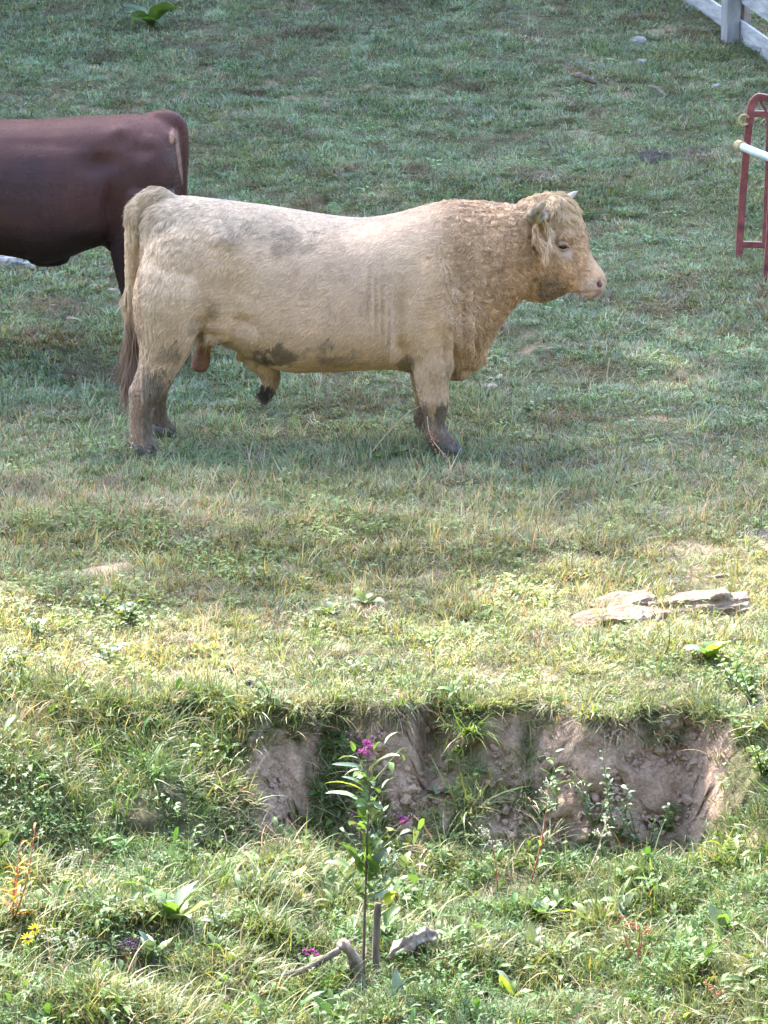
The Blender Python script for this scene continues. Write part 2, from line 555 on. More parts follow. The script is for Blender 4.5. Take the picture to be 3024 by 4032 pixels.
def make_scatter(name, label, cat, protos, pts, scl, tint, tilt=0.25, up=None):
    n = len(pts)
    pc = bpy.data.collections.new(name + '_tufts')
    for p in protos: pc.objects.link(p)
    me = bpy.data.meshes.new(name)
    me.vertices.add(n)
    me.vertices.foreach_set('co', np.asarray(pts, np.float32).ravel())
    rot = np.stack([rng.normal(0, tilt, n), rng.normal(0, tilt, n), rng.uniform(0, 2 * math.pi, n)], 1)
    if up is not None:                       # lean towards the open side of the bank, whatever the spin
        tx, ty, tz = rot[:, 0] + up, rot[:, 1], rot[:, 2]
        cx, sx, cy, sy, cz, sz = np.cos(tx), np.sin(tx), np.cos(ty), np.sin(ty), np.cos(tz), np.sin(tz)
        r11, r21, r31 = cy * cz, cx * sz + sx * sy * cz, sx * sz - cx * sy * cz
        r32, r33 = sx * cz + cx * sy * sz, cx * cy
        rot = np.stack([np.arctan2(r32, r33), -np.arcsin(np.clip(r31, -1, 1)), np.arctan2(r21, r11)], 1)
    a = me.attributes.new('tuft_rot', 'FLOAT_VECTOR', 'POINT'); a.data.foreach_set('vector', rot.astype(np.float32).ravel())
    a = me.attributes.new('tuft_scale', 'FLOAT', 'POINT'); a.data.foreach_set('value', np.asarray(scl, np.float32))
    a = me.attributes.new('tuft_pick', 'INT', 'POINT'); a.data.foreach_set('value', rng.integers(0, len(protos), n).astype(np.int32))
    t4 = np.concatenate([np.clip(tint, 0.005, 1), np.ones((n, 1))], 1)
    a = me.attributes.new('tint', 'FLOAT_COLOR', 'POINT'); a.data.foreach_set('color', t4.astype(np.float32).ravel())
    o = bpy.data.objects.new(name, me)
    COL.objects.link(o)
    ng = bpy.data.node_groups.new(name + '_nodes', 'GeometryNodeTree')
    ng.interface.new_socket('Geometry', in_out='INPUT', socket_type='NodeSocketGeometry')
    ng.interface.new_socket('Geometry', in_out='OUTPUT', socket_type='NodeSocketGeometry')
    N, L = ng.nodes, ng.links
    gi, go = N.new('NodeGroupInput'), N.new('NodeGroupOutput')
    ci = N.new('GeometryNodeCollectionInfo'); ci.inputs['Collection'].default_value = pc
    ci.inputs['Separate Children'].default_value = True; ci.inputs['Reset Children'].default_value = True
    iop = N.new('GeometryNodeInstanceOnPoints'); iop.inputs['Pick Instance'].default_value = True
    def named(nm, ty):
        q = N.new('GeometryNodeInputNamedAttribute'); q.data_type = ty; q.inputs['Name'].default_value = nm; return q.outputs['Attribute']
    er = N.new('FunctionNodeEulerToRotation')
    L.new(named('tuft_rot', 'FLOAT_VECTOR'), er.inputs[0]); L.new(er.outputs[0], iop.inputs['Rotation'])
    L.new(named('tuft_scale', 'FLOAT'), iop.inputs['Scale']); L.new(named('tuft_pick', 'INT'), iop.inputs['Instance Index'])
    L.new(gi.outputs[0], iop.inputs['Points']); L.new(ci.outputs[0], iop.inputs['Instance']); L.new(iop.outputs[0], go.inputs[0])
    md = o.modifiers.new('tufts', 'NODES'); md.node_group = ng
    me.materials.append(protos[0].data.materials[0])
    tag(o, label, cat, kind='stuff')
    return o

tint_mat('grass_blade', rough=0.5, spec=0.25, trans=0.28)
tint_mat('weed_leaf', rough=0.5, spec=0.25, trans=0.3)
tint_mat('dry_blade', rough=0.6, spec=0.25, trans=0.25)

def tuft_proto(name, nb, Lr, w, rad, lean, curl, mat='grass_blade', dry=0.15, seed=0, nseg=3):
    r = np.random.default_rng(seed)
    g, s = [], []
    for k in range(nb):
        a = r.uniform(0, 2 * math.pi); q = rad * math.sqrt(r.uniform())
        b = (q * math.cos(a), q * math.sin(a), -0.004)
        az = a + r.normal(0, .9)
        g.append(blade_strip(b, az, r.uniform(*Lr), w * r.uniform(.7, 1.25), abs(r.normal(lean, .3)), r.normal(curl, .5), nseg))
        if r.uniform() < dry:
            s.append((r.uniform(1.5, 2.3), r.uniform(1.05, 1.4), r.uniform(1.1, 1.9)))
        else:
            v = r.uniform(.45, 1.45); h = r.uniform(.82, 1.18)
            s.append((v * h, v, v * r.uniform(.75, 1.15)))
    return proto(name, g, mat, s)

def leaf_geo(L, W, droop=0.5, fold=0.25, wav=0.0, n=6, pitch=0.5, shape=1.0, r=None, arch=None):
    """lanceolate leaf along +X rising by pitch then drooping; 3 columns"""
    V = []
    p = np.zeros(3); ang = pitch
    for k in range(n + 1):
        f = k / n
        w = W * .5 * (math.sin(math.pi * min(1, f * .93 + .05) ** shape)) ** .8
        if k == n: w = W * .02
        wv = wav * math.sin(f * 17.0) * W
        nrm = np.array([-math.sin(ang), 0, math.cos(ang)])
        V += [p + np.array([0, -w, 0]) + nrm * (fold * w + wv), p.copy(), p + np.array([0, w, 0]) + nrm * (fold * w - wv)]
        p = p + np.array([math.cos(ang), 0, math.sin(ang)]) * L / n
        ang -= droop * 2.2 / n
    F = []
    for k in range(n):
        a = 3 * k
        F += [[a, a + 1, a + 4, a + 3], [a + 1, a + 2, a + 5, a + 4]]
    return np.array(V), F

def rotz(V, a, off=(0, 0, 0)):
    c, s = math.cos(a), math.sin(a)
    V = np.asarray(V)
    return np.stack([V[:, 0] * c - V[:, 1] * s, V[:, 0] * s + V[:, 1] * c, V[:, 2]], 1) + np.asarray(off)

def clover_proto(name, nl, rad, size, hgt, mat='weed_leaf', seed=0):
    r = np.random.default_rng(seed)
    g, s = [], []
    for k in range(nl):
        a = r.uniform(0, 6.283); q = rad * math.sqrt(r.uniform())
        h = r.uniform(*hgt)
        c = np.array([q * math.cos(a), q * math.sin(a), h])
        v = r.uniform(.75, 1.25)
        yaw0 = r.uniform(0, 6.28)
        for j in range(3):
            lv, lf = leaf_geo(size * r.uniform(.8, 1.2), size * .8, .25, .2, 0, 3, r.uniform(-.1, .5))
            g.append((rotz(lv, yaw0 + j * 2.094, c), lf)); s.append((v, v, v))
        g.append(blade_strip((q * .6 * math.cos(a), q * .6 * math.sin(a), 0), a, h * 1.05, .003, .3, 0, 2)); s.append((v, v, v))
    return proto(name, g, mat, s)

def broad_proto(name, nl, Lr, wr, mat='weed_leaf', seed=0, pitch=(.1, .9), stem=0.0):
    r = np.random.default_rng(seed)
    g, s = [], []
    for k in range(nl):
        L = r.uniform(*Lr)
        lv, lf = leaf_geo(L, L * wr * r.uniform(.8, 1.2), r.uniform(.2, .7), .25, .06, 5, r.uniform(*pitch))
        v = r.uniform(.75, 1.25)
        zz = r.uniform(0, stem)
        g.append((rotz(lv, k * 2.4 + r.normal(0, .3), (0, 0, zz)), lf)); s.append((v * r.uniform(.9, 1.15), v, v * .9))
    if stem:
        g.append(blade_strip((0, 0, 0), 0, stem, .006, .02, .05, 3)); s.append((1.2, .8, .7))
    return proto(name, g, mat, s)

def clear_mask(x, y, strength):
    k = np.ones(len(x), bool)
    for (cx, cy, r_) in EXCL:
        d = ((x - cx) / r_) ** 2 + ((y - cy) / (r_ * 1.6)) ** 2
        k &= ~((d < 1) & (rng.uniform(size=len(x)) < strength))
    return k

def sample_area(n, y0, y1, margin=1.3, extra=0.5):
    y = rng.uniform(y0, y1, n)
    hw = (y - CAMY) * 1512 / FPX * margin + extra
    hmax = (y1 - CAMY) * 1512 / FPX * margin + extra
    x = rng.uniform(-hmax, hmax, n)
    k = np.abs(x) < hw
    return x[k], y[k]

GREEN = np.array([.145, .190, .075]); DEEP = np.array([.188, .265, .176]); YEL = np.array([.245, .245, .10]); TAN = np.array([.36, .31, .215]); STRAW = np.array([.50, .44, .31])

def tint_for(x, y, seedo=0):
    n1 = fbm(xy3(x, y, 0.8), 101, 3)
    n2 = fbm(xy3(x, y, 3.3), 111, 3)
    n3 = rng.normal(0, 1, len(x))
    near = sstep(0.8, -2.6, y)                      # the lower meadow is drier and yellower
    mid = np.exp(-((y + 1.2) / 1.5) ** 2)
    c = DEEP[None] * (1 - near[:, None]) + GREEN[None] * near[:, None]
    yel = np.clip(near * (.55 + .35 * n1 + .25 * n2) + .12 * n3, 0, 1)[:, None]
    c = c * (1 - yel) + YEL[None] * yel
    brn = np.clip(1.5 * fbm(xy3(x, y, 4.2), 113, 3) - .45 + .1 * n3, 0, .75)[:, None]
    c = c * (1 - brn) + np.array([.15, .12, .095])[None] * brn
    dry = np.clip(.02 + .08 * near + .16 * mid + .13 * n2 + .14 * n1 + .10 * n3, 0, .8)[:, None]
    c = c * (1 - dry) + TAN[None] * dry
    lush = np.clip(n1 * .5 - .1 + .1 * n3, 0, .6)[:, None]
    c = c * (1 - lush) + np.array([.10, .165, .07])[None] * lush
    v = np.clip(1 + .22 * n3[::-1] + .18 * n2, .5, 1.7)[:, None]
    return c * v

EXCL = []      # places of single plants and stones, where the ground cover thins out

# ------------------------------------------------------------------ animals
def ring_loft(sections, nseg=28):
    """sections: (centre, axis_a, axis_b, ra, rb_up, rb_down, belly) -> closed loft; a = lateral, b = vertical"""
    V, F = [], []
    for (c, a, b, ra, ru, rd, bel) in sections:
        for k in range(nseg):
            th = 2 * math.pi * k / nseg
            s, co = math.sin(th), math.cos(th)
            q = np.sign(co) * abs(co) ** .85
            r_b = ru if s > 0 else rd
            V.append(np.asarray(c) + np.asarray(a) * ra * q * (1 - bel * s) + np.asarray(b) * r_b * (np.sign(s) * abs(s) ** .9))
    n = len(sections)
    for i in range(n - 1):
        for k in range(nseg):
            k2 = (k + 1) % nseg
            F.append([i * nseg + k, i * nseg + k2, (i + 1) * nseg + k2, (i + 1) * nseg + k])
    F.append(list(range(nseg))[::-1]); F.append([(n - 1) * nseg + k for k in range(nseg)])
    return np.array(V), F

def dense(rows, n):
    """interpolate a table of numbers smoothly"""
    return smooth_path(np.asarray(rows, float), n)

def ellipsoid(c, r, axes=None, nu=20, nv=12):
    V, F = [], []
    A = np.eye(3) if axes is None else np.asarray(axes)
    for i in range(nv + 1):
        ph = math.pi * i / nv
        for k in range(nu):
            th = 2 * math.pi * k / nu
            d = np.array([math.sin(ph) * math.cos(th) * r[0], math.sin(ph) * math.sin(th) * r[1], math.cos(ph) * r[2]])
            V.append(np.asarray(c) + d @ A)
    for i in range(nv):
        for k in range(nu):
            k2 = (k + 1) % nu
            F.append([i * nu + k, (i + 1) * nu + k, (i + 1) * nu + k2, i * nu + k2])
    return np.array(V), F

def limb(pts, rx, ry, nseg=20, n=26):
    tab = np.concatenate([np.asarray(pts, float), np.asarray(rx, float)[:, None], np.asarray(ry, float)[:, None]], 1)
    d = dense(tab, n)
    return tube_geo(d[:, :3], d[:, 3], nseg, ry=d[:, 4])

def fuse(geos, voxel=0.0125, smooth_it=5):
    V, F, o = [], [], 0
    for v, f in geos:
        V.append(v); F += [[i + o for i in q] for q in f]; o += len(v)
    me = bpy.data.meshes.new('tmp'); me.from_pydata(np.vstack(V).tolist(), [], F); me.update()
    bm = bmesh.new(); bm.from_mesh(me); bmesh.ops.remove_doubles(bm, verts=bm.verts, dist=1e-5); bmesh.ops.recalc_face_normals(bm, faces=bm.faces); bm.to_mesh(me); bm.free()
    ob = bpy.data.objects.new('tmp', me); COL.objects.link(ob)
    r = ob.modifiers.new('r', 'REMESH'); r.mode = 'VOXEL'; r.voxel_size = voxel
    s = ob.modifiers.new('s', 'SMOOTH'); s.factor = .55; s.iterations = smooth_it
    dg = bpy.context.evaluated_depsgraph_get()
    ev = ob.evaluated_get(dg)
    m2 = bpy.data.meshes.new_from_object(ev)
    bpy.data.objects.remove(ob); bpy.data.meshes.remove(me)
    return m2

def mesh_arrays(me):
    n = len(me.vertices)
    V = np.empty(n * 3); me.vertices.foreach_get('co', V); V = V.reshape(-1, 3)
    me.calc_loop_triangles()
    T = np.empty(len(me.loop_triangles) * 3, np.int32); me.loop_triangles.foreach_get('vertices', T); T = T.reshape(-1, 3)
    fn = np.cross(V[T[:, 1]] - V[T[:, 0]], V[T[:, 2]] - V[T[:, 0]])
    N = np.zeros_like(V)
    for k in range(3): np.add.at(N, T[:, k], fn)
    N /= np.linalg.norm(N, axis=1)[:, None] + 1e-12
    return V, T, N, np.linalg.norm(fn, axis=1) * .5

def sculpt(me, bumps):
    """bumps: (centre, radii(3), amount) pushes along the normal"""
    V, T, N, A = mesh_arrays(me)
    D = np.zeros(len(V))
    for c, r, a in bumps:
        q = (V - np.asarray(c)[None]) / np.asarray(r)[None]
        D += a * np.exp(-(q ** 2).sum(1))
    V = V + N * D[:, None]
    me.vertices.foreach_set('co', V.ravel()); me.update()

def fur(name, V, T, N, A, n, length, direc, lift, wave, color, mat, parent, rough_=None, clump_of=None, seg=5, radius=.0009, clump=.02, clumpy=.6, seed=1, mask=None, swirl=(9.0, .35)):
    r = np.random.default_rng(seed)
    w = A.copy()
    if mask is not None:
        w = w * mask(V[T].mean(1))
    ti = r.choice(len(T), n, p=w / w.sum())
    u, v = r.uniform(size=n), r.uniform(size=n)
    fl = u + v > 1; u[fl], v[fl] = 1 - u[fl], 1 - v[fl]
    tri = T[ti]
    p = V[tri[:, 0]] * (1 - u - v)[:, None] + V[tri[:, 1]] * u[:, None] + V[tri[:, 2]] * v[:, None]
    nn = N[tri[:, 0]] * (1 - u - v)[:, None] + N[tri[:, 1]] * u[:, None] + N[tri[:, 2]] * v[:, None]
    nn /= np.linalg.norm(nn, axis=1)[:, None]
    # clumps
    q = p + .35 * clump * np.stack([vnoise(p / clump * .7, 7), vnoise(p / clump * .7, 8), vnoise(p / clump * .7, 9)], 1)
    key = np.floor(q / clump).astype(np.int64)
    kid = (key[:, 0] + 4000) * 100000000 + (key[:, 1] + 4000) * 10000 + (key[:, 2] + 4000)
    _, inv = np.unique(kid, return_inverse=True)
    cnt = np.bincount(inv)
    cen = np.stack([np.bincount(inv, p[:, k]) / cnt for k in range(3)], 1)[inv]
    rc = np.random.default_rng(seed + 5)
    nc = len(cnt)
    c_ang = rc.normal(0, 1, nc)[inv]; c_ph = rc.uniform(0, 6.283, nc)[inv]; c_len = rc.normal(0, 1, nc)[inv]; c_val = rc.normal(0, 1, nc)[inv]
    L = length(p) * np.clip(1 + .18 * c_len + r.normal(0, .15, n), .45, 1.6)
    d = direc(p, nn)
    d = d - nn * (d * nn).sum(1)[:, None]
    d /= np.linalg.norm(d, axis=1)[:, None] + 1e-9
    sd_ = np.cross(nn, d)
    ang = swirl[1] * fbm(p * swirl[0], seed + 31, 2) * 1.6 + .16 * c_ang + r.normal(0, .10, n)
    wv = wave(p)
    ang = ang * (1 + 1.2 * np.minimum(wv / .02, 2.0))
    d2 = d * np.cos(ang)[:, None] + sd_ * np.sin(ang)[:, None]
    sd2 = np.cross(nn, d2)
    lf = lift(p) * np.clip(1 + .3 * r.normal(0, 1, n) + .2 * c_ang, .3, 2)
    pts = np.empty((n, seg, 3))
    for k in range(seg):
        s = k / (seg - 1)
        q = p + d2 * (L * s * (1 - .25 * lf * s))[:, None] + nn * (L * (lf * s * (1.15 - .75 * s)))[:, None]
        q = q + sd2 * (wv * np.sin(7.5 * s + c_ph) * s)[:, None] + nn * (wv * .7 * (np.cos(7.5 * s + c_ph) - np.cos(c_ph)) * s * .5)[:, None]
        q = q + (cen - p) * ((clumpy if clump_of is None else clump_of(p)[:, None]) * s ** .8)
        q[:, 2] -= (L * .12 * s * s)
        pts[:, k] = q
    cu = bpy.data.hair_curves.new(name)
    cu.add_curves([seg] * n)
    cu.attributes['position'].data.foreach_set('vector', pts.astype(np.float32).ravel())
    ra = cu.attributes.get('radius') or cu.attributes.new('radius', 'FLOAT', 'POINT')
    prof = np.array([1.0, 1.0, .9, .7, .4, .2, .1][:seg]) if seg <= 7 else np.linspace(1, .15, seg)
    prof = np.interp(np.linspace(0, 1, seg), [0, .5, 1], [1, .9, .25])
    ra.data.foreach_set('value', (np.tile(prof, n) * radius).astype(np.float32))
    cv = .05 if rough_ is None else rough_(p)
    col = color(p) * np.clip(1 + cv * c_val + r.normal(0, .08, n), .5, 1.5)[:, None]
    ca = cu.attributes.new('coat_colour', 'FLOAT_COLOR', 'CURVE')
    ca.data.foreach_set('color', np.concatenate([np.clip(col, .004, 1), np.ones((n, 1))], 1).astype(np.float32).ravel())
    cu.materials.append(MATS[mat])
    o = bpy.data.objects.new(name, cu)
    COL.objects.link(o)
    o.parent = parent
    o.matrix_parent_inverse = Matrix.Translation(-Vector(parent.location))
    return o

def paint(me, color):
    V, T, N, A = mesh_arrays(me)
    c = color(V)
    at = me.attributes.new('coat_colour', 'FLOAT_COLOR', 'POINT')
    at.data.foreach_set('color', np.concatenate([np.clip(c, .004, 1), np.ones((len(V), 1))], 1).astype(np.float32).ravel())

vcol_mat('bull_hide', 'coat_colour', .85, .1, .1, 90)
vcol_mat('cow_hide', 'coat_colour', .6, .28, .12, 60)
vcol_mat('bull_hair', 'coat_colour', .55, .25)
vcol_mat('cow_hair', 'coat_colour', .5, .32)
simple_mat('horn', (.09, .065, .04), (.30, .24, .15), 18, .45, .15, 60, lo=.42, hi=.6)
simple_mat('horn_pale', (.27, .225, .18), (.42, .36, .29), 30, .5, .1, 60)
simple_mat('eye_dark', (.035, .024, .020), None, rough=.2, spec=.5)
simple_mat('eyelid', (.30, .185, .13), (.40, .26, .18), 60, .6)
simple_mat('nostril_skin', (.09, .04, .04), (.20, .10, .09), 50, .45)
simple_mat('hoof', (.05, .042, .038), (.12, .10, .085), 30, .7, .3, 90)
simple_mat('lash', (.7, .66, .6), None, rough=.6)

def uv_side(p, y0=0.0):
    """side-on coordinates of the animal's own x and z, in the units of the outline tables"""
    u = 829.5 + p[:, 0] * FPX / (y0 - CAMY) / DS
    z0 = Q(829.5, 900, y0)[2]; z1 = Q(829.5, 500, y0)[2]
    v = 900 + (p[:, 2] - z0) / (z1 - z0) * (500 - 900)
    return u, v

def mixc(c, col, w):
    w = np.clip(w, 0, 1)[:, None]
    return c * (1 - w) + np.asarray(col)[None] * w

def blob(u, v, cu, cv, ru, rv, n=None, k=.8):
    e = ((u - cu) / ru) ** 2 + ((v - cv) / rv) ** 2
    if n is not None: e = e + k * n
    return sstep(1.5, .3, e)

# ---- the cream bull
def build_bull():
    base = np.array([Q(620, 985, 0)[0], 0.0, 0.0])
    root = empty('bull', base)
    tag(root, 'cream coloured bull with curly neck and muddy legs standing side-on', 'bull')
    G_ = []
    S = 5.0     # leave room for the coat
    torso = [(306, 462, 620, .13, .02), (322, 438, 668, .20, .03), (350, 426, 696, .255, .05), (390, 424, 716, .29, .06), (440, 428, 732, .31, .07), (500, 435, 752, .335, .10), (560, 442, 782, .365, .13), (620, 451, 802, .39, .15), (700, 464, 802, .405, .15), (780, 472, 798, .405, .14), (850, 463, 798, .375, .12), (900, 449, 808, .335, .08), (950, 437, 815, .30, .05), (995, 434, 808, .275, .03), (1030, 437, 788, .255, .02), (1055, 440, 748, .245, .02), (1080, 443, 700, .235, .02), (1105, 444, 664, .215, .02), (1130, 442, 640, .185, .02), (1150, 445, 622, .15, .02)]
    tab = dense(torso, 64)
    secs = []
    for (dx, top, bot, w, bel) in tab:
        a = Q(dx, top + S - 4, 0); b = Q(dx, bot - S, 0)
        # head end drifts towards the camera because the head is turned a little
        yc = -.05 * sstep(1040, 1150, dx)
        c = (a + b) / 2; h = (a[2] - b[2]) / 2
        c = np.array([c[0], yc, c[2]])
        secs.append((c, (0, 1, 0), (0, 0, 1), w, h, h, bel))
    G_.append(ring_loft(secs, 36))
    # head, turned about 15 degrees towards the camera
    th = math.radians(15)
    lat = np.array([math.sin(th), math.cos(th), 0])
    head = [(1112, 448, 1128, 640, .150, -.03), (1148, 428, 1140, 640, .150, -.04), (1185, 419, 1158, 644, .148, -.05), (1218, 430, 1180, 647, .142, -.06), (1245, 458, 1200, 644, .134, -.07), (1260, 492, 1216, 636, .122, -.082), (1269, 528, 1228, 629, .105, -.092), (1277, 554, 1240, 630, .096, -.10), (1288, 570, 1252, 636, .094, -.107), (1298, 584, 1267, 643, .094, -.113), (1306, 598, 1282, 644, .082, -.118), (1309, 614, 1297, 637, .045, -.122)]
    ht = dense(head, 40)
    hs = []
    for (tx, ty, bx, by, w, yc) in ht:
        a = Q(tx, ty, yc); b = Q(bx, by, yc)
        ax = a - b; h = np.linalg.norm(ax) / 2
        hs.append(((a + b) / 2, lat, ax / (2 * h), w, h, h, .0))
    G_.append(ring_loft(hs, 30))
    # legs
    def pts(rows, y): return [Q(a, b, yy) for (a, b, yy) in [(r[0], r[1], r[2] if len(r) > 4 else y) for r in rows]]
    fore = [(925, 560, .07, .04), (927, 610, .16, .085), (930, 680, .185, .115), (934, 745, .146, .105), (934, 795, .112, .095), (934, 835, .088, .08), (938, 868, .078, .072), (940, 892, .063, .058), (940, 918, .054, .050), (944, 940, .066, .062), (956, 957, .064, .066), (968, 972, .070, .075)]
    hind = [(392, 500, .08, .05), (385, 570, .19, .11), (372, 640, .215, .15), (362, 700, .185, .135), (354, 752, .142, .105), (338, 800, .102, .082), (320, 838, .090, .072), (311, 862, .078, .064), (305, 890, .066, .056), (303, 918, .060, .052), (304, 942, .063, .056), (310, 958, .064, .062), (316, 970, .070, .072)]
    gz = 0.0
    for rows, yy in ((fore, -.225), (hind, -.21)):
        p = np.array([Q(r[0], r[1], yy) for r in rows]); rx = [r[2] for r in rows]; ry = [r[3] for r in rows]
        # near leg leans in at the top
        p[:, 1] = yy + np.interp(np.arange(len(rows)), [0, 1, 2, len(rows) - 1], [.13, .03, -.01, 0])
        G_.append(limb(p, rx, ry))
        q = p.copy(); q[:, 1] = -q[:, 1]
        if rows is fore: q[:, 0] += np.linspace(0, -.075, len(rows)) ; q[:, 2] += np.linspace(0, .0, len(rows))
        else: q[:, 0] += np.linspace(0, .075, len(rows))
        G_.append(limb(q, rx, ry))
    # muscle masses
    for sy in (-1, 1):
        G_.append(ellipsoid(Q(390, 590, sy * .17) * [1, 0, 1] + [0, sy * .16, 0], (.215, .165, .29)))
        G_.append(ellipsoid(Q(930, 640, 0) * [1, 0, 1] + [0, sy * .23, 0], (.19, .125, .28)))
        G_.append(ellipsoid(Q(985, 690, 0) * [1, 0, 1] + [0, sy * .18, 0], (.13, .13, .17)))
    # brisket
    G_.append(ellipsoid(Q(1018, 752, 0), (.085, .15, .115)))
    G_.append(ellipsoid(Q(985, 795, 0), (.09, .12, .06)))
    # sheath and scrotum
    G_.append(limb([Q(520, 752, 0), Q(560, 782, 0), Q(582, 806, 0), Q(582, 828, 0), Q(576, 842, 0)], [.05, .06, .058, .046, .03], [.07, .07, .055, .04, .028]))
    G_.append(limb([Q(442, 735, 0), Q(438, 755, 0), Q(434, 778, 0), Q(430, 795, 0), Q(429, 803, 0)], [.04, .042, .052, .045, .022], [.06, .065, .07, .06, .03]))
    # skin fold at the flank
    G_.append(limb([Q(520, 700, -.26), Q(480, 725, -.22), Q(440, 735, -.2)], [.05, .035, .03], [.05, .035, .03]))
    # tail core
    G_.append(limb([Q(400, 446, 0), Q(368, 434, 0), Q(335, 424, 0), Q(302, 440, -.02), Q(286, 470, -.05), Q(284, 540, -.07), Q(284, 620, -.07), Q(280, 700, -.07), Q(277, 770, -.07)], [.02, .045, .052, .046, .040, .038, .036, .030, .020], [.02, .05, .052, .043, .034, .030, .028, .022, .016]))
    me = fuse(G_, .0125, 5)
    # relief: flank hollow, rib spring, shoulder line, brisket folds, jaw, cheek
    def at(dx, dy, y): return Q(dx, dy, y)
    bm_ = [(at(505, 640, -.33), (.09, .2, .17), -.045), (at(525, 705, -.32), (.07, .2, .06), -.035), (at(455, 715, -.30), (.10, .2, .03), .018), (at(480, 520, -.3), (.07, .12, .05), .022), (at(862, 680, -.38), (.035, .2, .20), -.040), (at(868, 760, -.34), (.035, .2, .06), -.03), (at(985, 600, -.3), (.045, .2, .18), -.026),
           (at(1003, 690, -.22), (.016, .2, .11), -.026), (at(1030, 735, -.15), (.015, .2, .08), -.026), (at(1018, 690, -.2), (.012, .2, .10), .014), (at(1045, 690, -.2), (.014, .2, .10), -.018), (at(1062, 640, -.25), (.02, .2, .14), -.020), (at(1090, 600, -.2), (.018, .2, .12), -.016), (at(1125, 560, -.2), (.02, .2, .12), -.02), (at(985, 760, -.25), (.015, .2, .08), -.024),
           (at(1195, 575, -.18), (.09, .1, .08), .016), (at(1222, 508, -.17), (.055, .1, .028), .024), (at(1217, 531, -.18), (.036, .1, .022), -.022), (at(1219, 552, -.18), (.04, .1, .016), .010),
           (at(1242, 570, -.17), (.03, .1, .05), -.016), (at(1247, 633, -.17), (.035, .1, .010), -.016), (at(1278, 630, -.17), (.05, .1, .006), -.010), (at(1272, 608, -.17), (.05, .08, .035), .012), (at(1160, 625, -.17), (.03, .1, .05), -.012),
           (at(1294, 612, -.18), (.014, .06, .018), -.018), (at(322, 850, -.26), (.05, .06, .05), .010), (at(288, 842, -.2), (.03, .08, .03), .014), (at(336, 885, -.26), (.02, .06, .06), -.008), (at(935, 868, -.28), (.05, .06, .05), .012), (at(905, 790, -.3), (.03, .1, .06), -.020), (at(940, 800, -.32), (.03, .1, .05), .010),
           (at(425, 700, -.30), (.07, .2, .09), -.022), (at(380, 600, -.33), (.08, .2, .14), .012), (at(700, 480, -.2), (.3, .15, .05), -.012), (at(960, 760, -.3), (.015, .1, .07), -.016), (at(935, 560, -.3), (.05, .2, .12), .014), (at(960, 690, -.33), (.05, .15, .05), .016)]
    for k, (xx, ww) in enumerate(((795, .010), (812, .008), (826, .010), (840, .008), (853, .010))):
        bm_.append((at(xx, 650 + 12 * k, -.4), (ww, .2, .15), -.010)); bm_.append((at(xx + 8, 650 + 12 * k, -.4), (ww, .2, .13), .005))
    for k, xx in enumerate((640, 685, 730, 775, 820)):
        bm_.append((at(xx, 640, -.4), (.025, .15, .22), -.008))
    sculpt(me, bm_)
    V, T, N, A = mesh_arrays(me)
    nz = lambda p, s, k: fbm(p * s, k, 3)

    def coat(p):
        u, v = uv_side(p)
        n1, n2, n3 = nz(p, 4, 501), nz(p, 14, 511), nz(p, 40, 521)
        c = np.tile(np.array([.57, .42, .285]), (len(p), 1))
        c = mixc(c, (.55, .425, .29), sstep(640, 430, u + .25 * v + 40 * n1) * .8)                # pale rump and loin
        c = mixc(c, (.46, .375, .275), sstep(520, 455, v + 18 * n1) * sstep(900, 760, u) * .75)
        c = mixc(c, (.535, .36, .215), sstep(860, 1030, u + 30 * n1 - .10 * (v - 600)) * .85)    # tan neck and head
        c = mixc(c, (.49, .30, .17), sstep(1000, 1130, u + 25 * n1) * sstep(430, 560, v) * .6)
        c = mixc(c, (.62, .46, .28), sstep(470, 410, v) * sstep(1100, 1150, u) * .8)
        c = mixc(c, (.59, .415, .285), blob(u, v, 770, 640, 170, 130, n1) * .45)
        # mud and dung stains
        g = (.135, .115, .085)
        for (a, b, ra, rb, w) in ((600, 742, 42, 24, .75), (560, 765, 30, 22, .5), (711, 711, 15, 11, .85), (378, 733, 14, 26, .75), (350, 735, 18, 24, .45), (325, 812, 30, 30, .8), (340, 832, 28, 20, .7), (300, 900, 24, 30, .6),
                               (735, 752, 40, 14, .35), (700, 745, 25, 10, .3), (880, 772, 18, 30, .65), (1195, 612, 34, 34, .72), (1215, 600, 26, 20, .5), (1180, 590, 20, 26, .4), (640, 505, 55, 24, .35), (560, 480, 60, 14, .18),
                               (465, 650, 14, 16, .4), (430, 680, 20, 20, .3), (960, 873, 16, 26, .9), (985, 795, 12, 8, .4), (838, 712, 7, 14, .6), (990, 668, 12, 10, .25), (470, 720, 40, 20, .25)):
            c = mixc(c, g, blob(u, v, a, b, ra, rb, n2 + .9 * n3, 1.0) * w)
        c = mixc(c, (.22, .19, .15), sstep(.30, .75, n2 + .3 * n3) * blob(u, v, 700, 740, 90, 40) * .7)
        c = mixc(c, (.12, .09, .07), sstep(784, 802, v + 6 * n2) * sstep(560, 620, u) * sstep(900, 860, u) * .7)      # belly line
        c = mixc(c, (.135, .105, .082), sstep(815, 905, v + 45 * n2) * .9)                          # muddy legs
        c = mixc(c, (.20, .16, .125), sstep(760, 850, v + 70 * n2) * sstep(430, 370, u) * .75)
        c = mixc(c, (.17, .14, .11), sstep(.25, .55, n2 + .3 * n3) * sstep(690, 790, v) * sstep(430, 380, u) * .6)
        c = mixc(c, (.085, .07, .06), blob(u, v, 575, 858, 22, 24) * .9)                            # sheath tuft
        c = mixc(c, (.27, .15, .115), blob(u, v, 433, 780, 32, 42) * .95)                           # scrotum
        c = mixc(c, (.55, .39, .235), sstep(440, 470, v) * sstep(306, 298, u) * .7)
